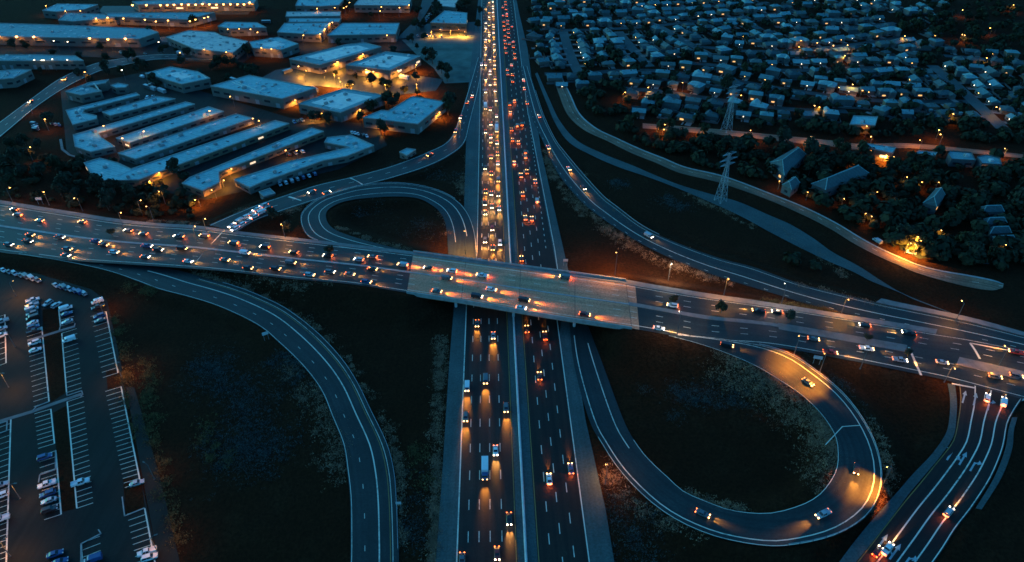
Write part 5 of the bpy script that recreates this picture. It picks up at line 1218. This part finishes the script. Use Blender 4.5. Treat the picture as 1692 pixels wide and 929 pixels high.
clumps('scrub', M['scrub'], [
    ([(345, 590), (350, 620), (380, 640)], 420, 6.0), ([(390, 650), (420, 690), (430, 740), (440, 760)], 700, 7.0), ([(360, 700), (370, 760)], 160, 5.0), ([(1110, 650), (1180, 655), (1240, 640)], 420, 5.0), ([(1100, 330), (1120, 340)], 160, 4.0), ([(1015, 300), (1030, 305)], 120, 3.0), ([(1010, 830), (1050, 880), (1060, 920)], 260, 8.0),
    ([(690, 770), (690, 850), (700, 900)], 120, 4.0), ([(600, 350), (690, 370), (700, 390)], 120, 7.0), ([(660, 270), (740, 290)], 150, 6.0), ([(470, 590), (500, 640)], 260, 4.5), ([(1340, 600), (1420, 720)], 150, 6.0), ([(1380, 540), (1440, 570)], 80, 2.0)], 5, .7, 1)
clumps('amber_bushes', M['amberlitbush'], [([(240, 590), (245, 640), (250, 690), (260, 760), (280, 840), (295, 900)], 420, 1.6), ([(345, 700), (365, 770)], 80, 2.5), ([(190, 520), (205, 600), (210, 640), (225, 740)], 260, 1.4), ([(685, 740), (695, 800)], 70, 2.0), ([(200, 470), (250, 480)], 90, 1.5), ([(1270, 500), (1330, 508), (1380, 515)], 260, 1.0)], 6, .9, 1)

mass = MB(); rnd = random.Random(5)
def mass_tree(q, r_, h_):
    for _ in range(46):
        v = Vector((rnd.gauss(0, 1), rnd.gauss(0, 1), rnd.gauss(0, .8))).normalized(); p = Vector((q[0], q[1], q[2] + h_ * .58)) + Vector((v.x * r_, v.y * r_, v.z * h_ * .42)) * (rnd.random() ** .4) * rnd.uniform(.7, 1.15)
        s_ = r_ * rnd.uniform(.28, .5); qq = (v + Vector((rnd.gauss(0, .4), rnd.gauss(0, .4), .5))).normalized().to_track_quat('Z', 'Y'); a0 = rnd.uniform(0, 6.28)
        mass.add([p + qq @ Vector((s_ * math.cos(a0 + t) * rnd.uniform(.6, 1.2), s_ * math.sin(a0 + t) * rnd.uniform(.6, 1.2), 0)) for t in (0, 1.3, 2.5, 3.8, 5.0)], [(0, 1, 2, 3, 4)])
HA = np.array(houses); k = 0; t = 0
RA = np.concatenate([ZS['northeast_ramp'], ZS['canal_path'], ZS['frontage_road'], ZS['freeway'], ZS['hill_road']])
while k < 820 and t < 12000:
    t += 1; px, py = rnd.uniform(872, 1710), rnd.uniform(-4, 235)
    if rnd.random() < .45: px, py = rnd.uniform(1040, 1710), rnd.uniform(225, 445)
    q = G(px, py)
    if np.min(np.hypot(HA[:, 0] - q[0], HA[:, 1] - q[1])) < 7.5 or np.min(np.hypot(AP[:, 0] - q[0], AP[:, 1] - q[1])) < 6.5 or in_building(q[0], q[1], .1) or np.min(np.hypot(RA[:, 0] - q[0], RA[:, 1] - q[1])) < 9: continue
    if py > 225 and px < 1290 and py > 250 + (px - 1040) * .22: continue
    r_ = rnd.uniform(2.2, 5); mass_tree(q, r_, r_ * rnd.uniform(1.2, 2.1)); k += 1
for _ in range(150):
    px, py = rnd.uniform(-20, 330), rnd.uniform(262, 362); q = G(px, py)
    if in_building(q[0], q[1], .1) or px > 340 - (py - 262) * .2 or np.min(np.hypot(ZS['cross_road_west'][:, 0] - q[0], ZS['cross_road_west'][:, 1] - q[1])) < 6: continue
    r_ = rnd.uniform(1.6, 3.6); mass_tree(q, r_, r_ * 1.3)
tag(mass.build('trees', M['leafA'], fix=False), kind='stuff')
def guardrail(road, f, d0, d1, lab):
    n = max(2, int((d1 - d0) / 4)); root = empty('guardrail', tuple(road.at(f, d0))); tag(root, lab, 'guardrail'); o = Vector(road.at(f, d0)); rb, pb = MB(), MB(); pr = None
    for i in range(n + 1):
        p = Vector(road.at(f, d0 + (d1 - d0) * i / n)) - o; pb.box((p.x, p.y, p.z + .4), (.14, .14, .9))
        if pr is not None:
            m_ = (p + pr) / 2; d = p - pr; rb.box((m_.x, m_.y, m_.z + .66), (d.length + .02, .12, .34), math.atan2(d.y, d.x))
        pr = p
    rb.build('rail', M['steel'], root); pb.build('post', M['pole'], root)
guardrail(R5, .985, d_a * .9, R5.len[-1] - 20, 'long steel guardrail on the outer edge of the southwest ramp')
guardrail(RL, .015, RL.len[-1] * .5, RL.len[-1] * .9, 'steel guardrail round the outer rim of the southeast loop')
guardrail(R4, .02, 40, R4.len[-1] * .75, 'steel guardrail round the outer rim of the northwest loop')
guardrail(R6, .02, 60, R6.len[-1] * .6, 'steel guardrail on the outer edge of the northeast ramp')
for px, py in ((1433, 562), (1500, 588), (1306, 530), (545, 419), (185, 388), (1112, 500), (1190, 516)): tree(0, 0, random.choice([0, 2]), random.uniform(.5, .75), on_road(W_ if px < 600 else E_, px, py))
# small roadside furniture: sign posts and cabinets
def post_sign(px, py, w_, h_, lab, col='barrier', hp=3.0, rz=0.0):
    q = G(px, py); root = empty('road_sign', q, rz); tag(root, lab, 'road sign')
    b = MB()
    for s in (-.35, .35): b.bar((s * w_, 0, 0), (s * w_, 0, hp + h_), .07, n=5)
    b.build('post', M['steel'], root); b = MB(); b.box((0, -.1, hp + h_ / 2), (w_, .08, h_)); b.build('sign_panel', M[col], root)
post_sign(441, 562, 2.6, 1.6, 'pale road sign on posts beside the inner edge of the southwest ramp', rz=.5)
post_sign(1348, 602, 3.4, 1.6, 'wide pale road sign at the mouth of the southeast loop', rz=-.3)
post_sign(68, 338, 3.2, 1.6, 'pale sign standing on the far pavement of the cross road', rz=.2)
post_sign(934, 440, 2.4, 1.4, 'small sign on posts beside the freeway just behind the overpass', rz=0)
post_sign(660, 842, 1.8, 1.2, 'small pale sign beside the outer edge of the southwest ramp', rz=0)

finish_labels()
# ------------------------------------------------------------------ dusk light
w_ = bpy.data.worlds.new('World'); sc.world = w_; w_.use_nodes = True; nt = w_.node_tree; bg = nt.nodes['Background']
sky = nt.nodes.new('ShaderNodeTexSky'); sky.sky_type = 'NISHITA'; sky.sun_disc = False
SUN_EL, SUN_AZ = R(12.0), R(-60)
sky.sun_elevation = SUN_EL; sky.sun_rotation = SUN_AZ
tint = nt.nodes.new('ShaderNodeMix'); tint.data_type = 'RGBA'; tint.blend_type = 'MULTIPLY'; tint.inputs[0].default_value = 1
nt.links.new(sky.outputs[0], tint.inputs[6]); tint.inputs[7].default_value = (.11, .57, .98, 1)
nt.links.new(tint.outputs[2], bg.inputs[0]); bg.inputs[1].default_value = .15
sun_d = bpy.data.lights.new('sun', 'SUN'); sun_d.energy = .10; sun_d.angle = R(25); sun_d.color = (.25, .75, 1.0)
sun = bpy.data.objects.new('sun', sun_d); COL.objects.link(sun)
dv = Vector((math.sin(SUN_AZ) * math.cos(R(25)), math.cos(SUN_AZ) * math.cos(R(25)), math.sin(R(25))))
sun.rotation_euler = dv.to_track_quat('Z', 'Y').to_euler()
sc.view_settings.view_transform = 'Standard'; sc.view_settings.look = 'None'; sc.view_settings.exposure = .85; sc.view_settings.gamma = 1
cy = sc.cycles
cy.max_bounces = 4; cy.diffuse_bounces = 2; cy.glossy_bounces = 2; cy.transmission_bounces = 1; cy.use_light_tree = True
cy.sample_clamp_indirect = 4; cy.use_denoising = True; cy.caustics_reflective = False; cy.caustics_refractive = False
cy.filter_width = 1.6
